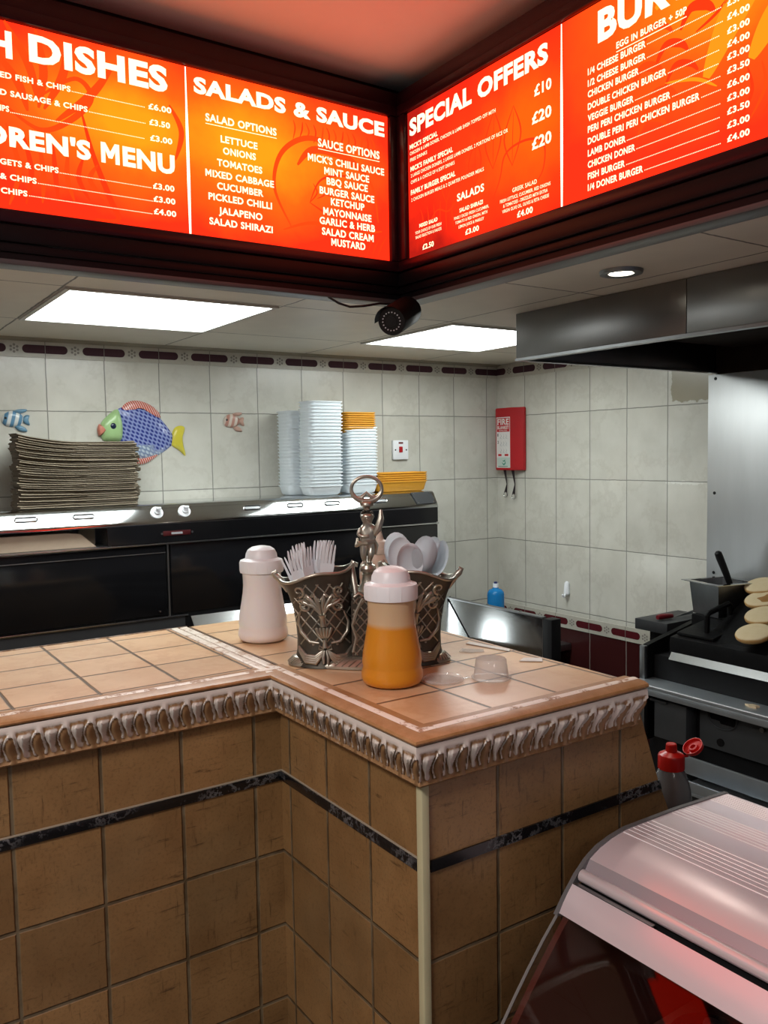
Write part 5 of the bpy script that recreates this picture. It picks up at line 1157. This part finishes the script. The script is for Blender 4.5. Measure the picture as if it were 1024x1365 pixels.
# ------------------------------------------------------------------ griddle range
GX, GE = 2.392, 1.930
t = thing('griddle_range', (2.55, 1.0, 0), 'long black griddle range with a steel front shelf along the right wall', 'griddle')
bm = nb(); prism(bm, [(GX, 0.60), (2.795, 0.60), (2.795, 1.012), (GX+0.004, 0.936), (GX, 0.930)], 'y', GE-0.022, GE, 0); put('side_guard', bm, 'black_iron', t)
bm = nb(); box(bm, GX-0.016, GX, GE-0.02, GE+0.001, 0.62, 0.934, 0, 0.002); put('corner_strip', bm, 'steel_dull', t)
bm = nb(); prism(bm, [(2.424, 0.955), (2.428, 0.972), (2.790, 1.030), (2.790, 0.90), (2.424, 0.90)], 'y', -0.6, 1.842); put('hot_plate', bm, 'black_iron', t)
bm = nb(); box(bm, 2.63, 2.79, 1.744, GE-0.026, 0.905, 1.0185, 0, 0.002); put('rear_ledge', bm, 'black_iron', t)
bm = nb(); prism(bm, [(2.44, 0.970), (2.462, 0.976), (2.79, 1.132), (2.79, 1.02)], 'y', -0.6, 1.735); put('bun_rack', bm, 'black_iron', t)
bm = nb(); box(bm, 2.425, 2.79, -0.6, GE-0.024, 0.30, 0.90); put('body', bm, 'black_matt', t)
bm = nb(); prism(bm, [(2.406, 0.898), (2.424, 0.896), (2.424, 0.922), (2.421, 0.922)], 'y', -0.6, 1.832); put('grease_strip', bm, 'steel', t)
bm = nb(); box(bm, 2.318, 2.424, -0.6, GE-0.002, 0.806, 0.818, 0, 0.002); box(bm, 2.318, 2.324, -0.6, GE-0.002, 0.785, 0.807, 0, 0.001); put('shelf', bm, 'shelf_steel', t)
bm = nb(); tube(bm, [(2.319, -0.6, 0.8175), (2.319, GE-0.003, 0.8175)], 0.0022, 8); put('shelf_edge', bm, plain('bright_edge', (0.75, 0.77, 0.80), 0.3, 0.4), t)
bm = nb(); box(bm, 2.395, 2.43, -0.6, 1.700, 0.640, 0.80, 0, 0.003); put('control_panel', bm, 'grey_paint', t)
bm = nb(); box(bm, 2.362, 2.42, 1.728, 1.856, 0.632, 0.765, 0, 0.003); box(bm, 2.352, 2.37, 1.80, 1.868, 0.757, 0.765, 0, 0.001); put('drip_box', bm, 'grey_paint', t)
bm = nb()
pts = []
for (cy, cz, a0) in ((1.622, 0.748, 0), (1.675, 0.748, 90), (1.675, 0.722, 180), (1.622, 0.722, 270)):
    pass
prism(bm, [(-0.044, -0.018), (0.005, -0.018), (0.010, -0.010), (0.040, -0.010), (0.046, 0), (0.046, 0.022), (0.036, 0.030), (-0.036, 0.030), (-0.046, 0.022), (-0.046, -0.010)], 'x', 2.3935, 2.396)
bmesh.ops.translate(bm, verts=bm.verts, vec=(0, 1.615, 0.748)); put('control_opening', bm, 'black_gloss', t)
bm = nb(); tube(bm, [(2.392, 1.615+0.055*math.cos(2*PI*k/20)*(1 if True else 1), 0.752+0.040*math.sin(2*PI*k/20)) for k in range(20)], 0.002, 6, closed=True); put('control_surround', bm, 'grey_paint', t)
bm = nb(); cyl(bm, (2.391, 1.620, 0.668), (2.396, 1.620, 0.668), 0.013, 20); put('button', bm, 'black_gloss', t)
bm = nb(); cyl(bm, (2.388, 1.475, 0.748), (2.396, 1.475, 0.748), 0.008, 16); put('stud', bm, 'steel_dull', t)
bm = nb(); box(bm, 2.300, 2.42, -0.6, 1.72, 0.50, 0.512, 0, 0.002); box(bm, 2.300, 2.31, -0.6, 1.72, 0.512, 0.545, 0, 0.003); box(bm, 2.36, 2.37, -0.6, 1.78, 0.54, 0.60, 0, 0.003); put('lower_rail', bm, 'shelf_steel', t)
bm = nb(); box(bm, 2.330, 2.42, -0.6, 1.76, 0.20, 0.498); put('lower_panel', bm, 'grey_paint', t)
t = thing('steel_ledge', (2.66, 2.03, 0), 'narrow dark steel box ledge at the far end of the griddle', 'ledge')
bm = nb(); box(bm, 2.545, 2.80, 1.945, 2.090, 0.945, 0.985, 0, 0.002); put('top', bm, 'dark_grey', t)
bm = nb(); box(bm, 2.62, 2.80, 1.95, 2.08, 0.0, 0.944); put('pedestal', bm, 'black_matt', t)
t = thing('kitchen_knife', (2.62, 2.0, 0.987), 'knife with a dark red handle lying on the dark steel ledge', 'knife')
bm = nb(); tube(bm, [(2.567, 2.005, 0.997), (2.58, 2.003, 0.998), (2.62, 1.998, 0.997), (2.64, 1.996, 0.996)], [0.008, 0.0105, 0.0095, 0.008], 12); put('handle', bm, plain('dark_red_handle', (0.16, 0.006, 0.012), 0.35), t)
bm = nb(); prism(bm, [(2.640, 0.990), (2.78, 1.006), (2.79, 1.004), (2.75, 0.990)], 'y', 1.992, 1.994); put('blade', bm, 'steel', t)
t = thing('griddle_press', (2.54, 1.76, 0.98), 'black iron griddle press with a square bar handle on the hot plate', 'griddle press')
bm = nb(); vs = box(bm, 2.450, 2.625, 1.690, 1.832, 0.0, 0.010, 0, 0.002)
for v in bm.verts: v.co.z += 0.9775+(v.co.x-2.45)*0.1605
put('plate', bm, 'black_iron', t)
bm = nb(); tube(bm, [(2.494, 1.745, 0.990), (2.495, 1.745, 1.050), (2.504, 1.745, 1.060), (2.600, 1.735, 1.082), (2.609, 1.735, 1.078), (2.609, 1.735, 1.006)], 0.0095, 8); put('handle', bm, 'black_iron', t)
t = thing('steel_container', (2.70, 1.835, 1.020), 'dark steel food container with a wide flat rim behind the griddle press', 'container', None, math.radians(-14))
bm = nb(); w = 0.075
prism(bm, [(-w+0.012, -w+0.012), (w-0.012, -w+0.012), (w-0.012, w-0.012), (-w+0.012, w-0.012)], 'z', 0.0, 0.002)
for (a, b, c, d) in ((-w, w, -w, -w+0.003), (-w, w, w-0.003, w), (-w, -w+0.003, -w, w), (w-0.003, w, -w, w)):
    box(bm, a, b, c, d, 0.0, 0.118)
for v in bm.verts:
    if v.co.z < 0.05: v.co.x *= 0.86; v.co.y *= 0.86
put('pan', bm, 'steel_dull', t, True)
bm = nb()
for (a, b, c, d) in ((-w-0.022, w+0.022, -w-0.018, -w+0.002), (-w-0.022, w+0.022, w-0.002, w+0.018), (-w-0.022, -w+0.002, -w, w), (w-0.002, w+0.022, -w, w)): box(bm, a, b, c, d, 0.118, 0.1205)
put('rim', bm, 'steel_mirror', t, True)
t = thing('spatula', (2.70, 1.84, 1.04), 'black handle of a utensil standing in the steel container', 'utensil')
bm = nb(); tube(bm, [(2.735, 1.815, 1.115), (2.715, 1.822, 1.165), (2.690, 1.832, 1.225), (2.683, 1.835, 1.243), (2.681, 1.836, 1.249)], [0.010, 0.012, 0.0135, 0.0125, 0.006], 12); put('handle', bm, 'black_matt', t)
bm = nb(); tube(bm, [(2.755, 1.808, 1.035), (2.735, 1.815, 1.116)], 0.004, 8); put('shaft', bm, 'steel', t)

def bun_mat():
    m, tt, b = newmat('bun'); g = tt.nodes.new('ShaderNodeTexCoord'); s = tt.nodes.new('ShaderNodeSeparateXYZ'); tt.links.new(g.outputs['Object'], s.inputs[0])
    n1 = noise(tt, g.outputs['Object'], 40, 4)
    f = ramp(tt, mth(tt, 'ADD', s.outputs[2], mth(tt, 'MULTIPLY', mth(tt, 'SUBTRACT', n1, 0.5), 0.004)), 0.018, 0.021)
    crust = mixc(tt, n1, (0.42, 0.20, 0.05), (0.56, 0.36, 0.14)); crumb = mixc(tt, n1, (0.60, 0.47, 0.27), (0.68, 0.57, 0.37))
    tt.links.new(mixc(tt, f, crust, crumb), b.inputs['Base Color']); b.inputs['Roughness'].default_value = 0.75; return m
M['bun'] = bun_mat()
M['bun_toasted'] = plain('bun_toasted', (0.30, 0.14, 0.03), 0.7, noise=0.5, nscale=30)
bun_src = None
for i, (x, y, z, lab) in enumerate(((2.475, 1.556, 1.012, 'nearest pale cut burger bun half on the griddle'), (2.575, 1.588, 1.052, 'second nearest cut burger bun half on the griddle'), (2.670, 1.650, 1.086, 'toasted cut burger bun half with a browned middle, third on the griddle'), (2.745, 1.700, 1.120, 'furthest cut burger bun half on the griddle, beside the steel container'))):
    if bun_src is None:
        bm = nb(); lathe(bm, [(0, -0.004), (0.035, -0.003), (0.050, 0.002), (0.057, 0.010), (0.058, 0.017), (0.055, 0.0215), (0.050, 0.0225), (0, 0.0235)], (0, 0, 0), 36, fn=lambda a, b, c, d: (a*(1+0.03*math.sin(3*d)), b*(1+0.02*math.cos(2*d)), c))
        o = bun_src = put('burger_bun', bm, 'bun', None, True, 50)
    else: o = bun_src.copy(); C.objects.link(o)
    o.location = (x, y, z); o.rotation_euler = (0, -math.radians(26), 0.3*i); o.rotation_euler = Matrix.Rotation(-math.radians(19), 3, 'Y').to_euler()
    tag(o, lab, 'burger bun', 'burger buns on the griddle')
    if i == 2:
        o.data = o.data.copy(); bm = nb(); bm.from_mesh(o.data)
        bm.free()
        bm = nb(); lathe(bm, [(0, 0.0238), (0.022, 0.0238), (0.026, 0.0232), (0.026, 0.0225), (0, 0.0225)], (0, -0.012, 0), 24, fn=lambda a, b, c, d: (a*(1+0.25*math.sin(2*d)), b*(0.8+0.3*math.cos(3*d)), c))
        k = put('toasted_patch', bm, 'bun_toasted', o, True); k['label'] = 'browned middle'
t = flat_thing('food_crumb', [(2.362, 1.500), (2.372, 1.522), (2.380, 1.508), (2.388, 1.505), (2.384, 1.480), (2.374, 1.487), (2.366, 1.480)], 0.006, plain('crumb', (0.60, 0.48, 0.32), 0.8), 'small pale crumb of food lying on the steel griddle shelf', 'crumb', 0.8183)

# ------------------------------------------------------------------ red-capped bottle beyond the counter end
t = thing('side_shelf', (1.60, 0.95, 0), 'low steel side shelf behind the glass display case', 'shelf')
bm = nb(); box(bm, 1.47, 1.72, 0.30, 1.30, 0.700, 0.725, 0, 0.003); put('top', bm, 'steel_dull', t)
bm = nb(); box(bm, 1.50, 1.70, 0.34, 1.26, 0.0, 0.70); put('cupboard', bm, 'grey_paint', t)
RX, RY, RZ = 1.535, 1.160, 0.726
t = thing('red_cap_bottle', (RX, RY, RZ), 'clear squeeze bottle with an open red flip cap, between counter and display case', 'bottle')
bm = nb(); lathe(bm, [(0, 0.0), (0.040, 0.0), (0.044, 0.004), (0.044, 0.125), (0.041, 0.150), (0.033, 0.178), (0.025, 0.193), (0.023, 0.197), (0, 0.197)], (RX, RY, RZ), 36); put('body', bm, plain('dim_clear', (0.30, 0.32, 0.34), 0.12, trans=0.55, ior=1.3), t)
bm = nb(); lathe(bm, [(0.023, 0.192), (0.0285, 0.193), (0.0285, 0.220), (0.0265, 0.224), (0.017, 0.229), (0.0125, 0.231), (0.0115, 0.246), (0.0095, 0.248), (0, 0.248)], (RX, RY, RZ), 36); put('cap', bm, 'red_cap', t)
bm = nb(); rdir = Vector((0.83, -0.56, 0)); hc = Vector((RX, RY, RZ))+rdir*0.052+Vector((0, 0, 0.233))
lathe(bm, [(0, 0.0), (0.018, 0.0), (0.022, 0.004), (0.023, 0.012), (0.0215, 0.012), (0.0205, 0.005), (0.011, 0.0035), (0.0095, 0.010), (0.006, 0.010), (0.005, 0.0035), (0, 0.0035)], (0, 0, 0), 32)
bmesh.ops.rotate(bm, verts=bm.verts, cent=(0, 0, 0), matrix=Matrix.Rotation(math.radians(38), 3, Vector((-0.25, -1.0, 0)).normalized()))
bmesh.ops.translate(bm, verts=bm.verts, vec=hc)
a_ = Vector((RX, RY, RZ))+rdir*0.027+Vector((0, 0, 0.219)); tube(bm, [a_, a_+rdir*0.008, hc-rdir*0.014+Vector((0, 0, -0.004))], 0.0035, 6)
put('flip_lid', bm, 'red_cap', t)

# ------------------------------------------------------------------ glass display case at the lower right
YE = 0.960
case = thing('display_case', (1.15, 0.4, 0), 'silver curved-top glass display case at the lower right', 'display case')
M['case_metal'] = plain('case_metal', (0.93, 0.80, 0.86), 0.30, 0.50, noise=0.03, nscale=3)  # silver metal, with the red ceiling's pink glow put into the base colours
M['case_rib'] = plain('case_rib', (0.92, 0.86, 0.88), 0.35, 0.1)
M['case_groove'] = plain('case_groove', (0.46, 0.40, 0.44), 0.4, 0.5)
top = [(1.427, 0.957), (1.28, 0.963), (1.138, 0.964), (1.10, 0.9585), (1.07, 0.950), (1.045, 0.938)]
Y0 = -0.65; YI = YE-0.010
def skin(bm, line, y0, y1, th=0.004, mi=0):
    low = []
    for i, (x, z) in enumerate(line):
        a, b = line[max(0, i-1)], line[min(len(line)-1, i+1)]; d = Vector((b[0]-a[0], b[1]-a[1])).normalized(); nn = Vector((-d.y, d.x)); nn = nn if nn.y < 0 or (abs(nn.y) < 1e-6) else -nn
        low.append((x+nn.x*th, z+nn.y*th))
    prism(bm, list(line)+low[::-1], 'y', y0, y1, mi)
bm = nb(); skin(bm, top, Y0, YI); put('top', bm, 'case_metal', case, angle=50)
bm = nb()
for xs in ((1.372, 1.418), (1.258, 1.318), (1.128, 1.202)):
    n = 7
    for k in range(n):
        x = xs[0]+(xs[1]-xs[0])*k/(n-1); z = 0.957+(1.427-x)/(1.427-1.28)*0.006 if x > 1.28 else (0.9635 if x > 1.138 else 0.9625)
        prism(bm, [(x-0.0016, z), (x-0.0006, z+0.0011), (x+0.0006, z+0.0011), (x+0.0016, z)], 'y', Y0, YI-0.002)
put('ribs', bm, 'case_rib', case)
bm = nb(); skin(bm, [(1.045, 0.938), (1.036, 0.925), (1.032, 0.921)], Y0, YI); put('step', bm, 'case_groove', case)
bm = nb(); tube(bm, [(1.023, Y0, 0.918), (1.023, YI-0.004, 0.918)], 0.0105, 16); put('bead', bm, plain('bead_metal', (0.90, 0.80, 0.85), 0.3, 0.5), case)  # same pink glow put into the silver bead's colour
bm = nb(); skin(bm, [(1.004, 0.908), (0.993, 0.896), (0.982, 0.882), (0.973, 0.868)], Y0, YI, 0.006); put('fascia', bm, 'case_metal', case, angle=50)
bm = nb(); skin(bm, [(1.030, 0.905), (1.000, 0.895)], Y0, YI, 0.006); put('seal', bm, 'black_matt', case)
bm = nb(); prism(bm, [(1.003, 0.910), (1.010, 0.9105), (1.007, 0.906)], 'y', YI-0.16, YI-0.003); put('handle_strip', bm, 'steel_dull', case)
glassline = [(0.985, 0.876), (0.972, 0.864), (0.940, 0.832), (0.907, 0.795), (0.878, 0.760), (0.850, 0.724), (0.820, 0.680), (0.795, 0.630), (0.778, 0.570), (0.770, 0.510)]
bm = nb(); skin(bm, glassline, Y0, YI+0.002, 0.006)
M['case_glass'] = thin_clear('case_glass', (0.93, 0.88, 0.87), 1.45, 0.02)
put('curved_glass', bm, 'case_glass', case, angle=50)
bm = nb(); tube(bm, [(x-0.001, YI+0.003, z) for x, z in glassline], 0.0026, 6); put('glass_edge', bm, plain('glass_edge', (0.20, 0.19, 0.185), 0.25), case)
outer = [(1.430, 0.960), (1.28, 0.967), (1.138, 0.968), (1.10, 0.9625), (1.067, 0.954), (1.040, 0.940), (1.015, 0.920), (0.990, 0.893), (0.969, 0.867)]
inner = [(1.430, 0.945), (1.28, 0.951), (1.142, 0.952), (1.106, 0.947), (1.076, 0.939), (1.051, 0.927), (1.027, 0.909), (1.001, 0.882), (0.980, 0.857)]
bm = nb(); prism(bm, [(a-0.001, b-0.0015) for a, b in outer]+[(a, b+0.003) for a, b in inner[::-1]], 'y', YI, YE-0.002); put('end_trim', bm, plain('trim_grey', (0.12, 0.115, 0.12), 0.4), case, angle=50)
bm = nb(); prism(bm, [(1.430, 0.945), (1.10, 0.944), (1.03, 0.905), (0.972, 0.850), (0.905, 0.775), (0.849, 0.705), (0.803, 0.62), (0.788, 0.52), (1.43, 0.52)], 'y', YI-0.012, YI-0.001); put('end_wall', bm, plain('case_side', (0.10, 0.030, 0.022), 0.35, noise=0.2), case)  # reddened: the ceiling's red haze in the glass is put into this colour
bm = nb(); box(bm, 1.405, 1.43, Y0, YI-0.013, 0.52, 0.955); put('back_wall', bm, plain('case_back', (0.22, 0.060, 0.045), 0.4, noise=0.25), case)  # red haze of the glass reflection painted into the back wall too
bm = nb(); box(bm, 0.775, 1.43, Y0, YI, 0.485, 0.52, 0, 0.004); box(bm, 0.80, 1.43, Y0, YI-0.01, 0.0, 0.485); put('base', bm, 'black_gloss', case)
bm = nb(); box(bm, 0.93, 1.40, Y0, YI-0.016, 0.58, 0.60); box(bm, 0.93, 0.95, Y0, YI-0.016, 0.521, 0.58); put('deck', bm, plain('case_deck', (0.10, 0.045, 0.036), 0.3), case)
for i, (y, lab) in enumerate(((0.765, 'round dark pot with a knobbed lid inside the display case, nearest its left end'), (0.30, 'round dark pot with a knobbed lid inside the display case, further right'))):
    y = y if i == 0 else 0.60
    t = thing('lidded_pot', (1.115, y, 0.601), lab, 'pot', 'pots in the display case')
    bm = nb(); lathe(bm, [(0, 0), (0.052, 0), (0.058, 0.004), (0.060, 0.095), (0, 0.095)], t.location, 36); put('pot', bm, 'black_gloss', t)
    bm = nb(); lathe(bm, [(0.061, 0.094), (0.064, 0.097), (0.062, 0.102), (0.045, 0.110), (0.020, 0.113), (0, 0.114)], t.location, 40); put('lid', bm, 'black_gloss', t)
    bm = nb(); lathe(bm, [(0.008, 0.113), (0.007, 0.119), (0.013, 0.124), (0.012, 0.129), (0, 0.131)], t.location, 20); put('knob', bm, 'dark_grey', t)
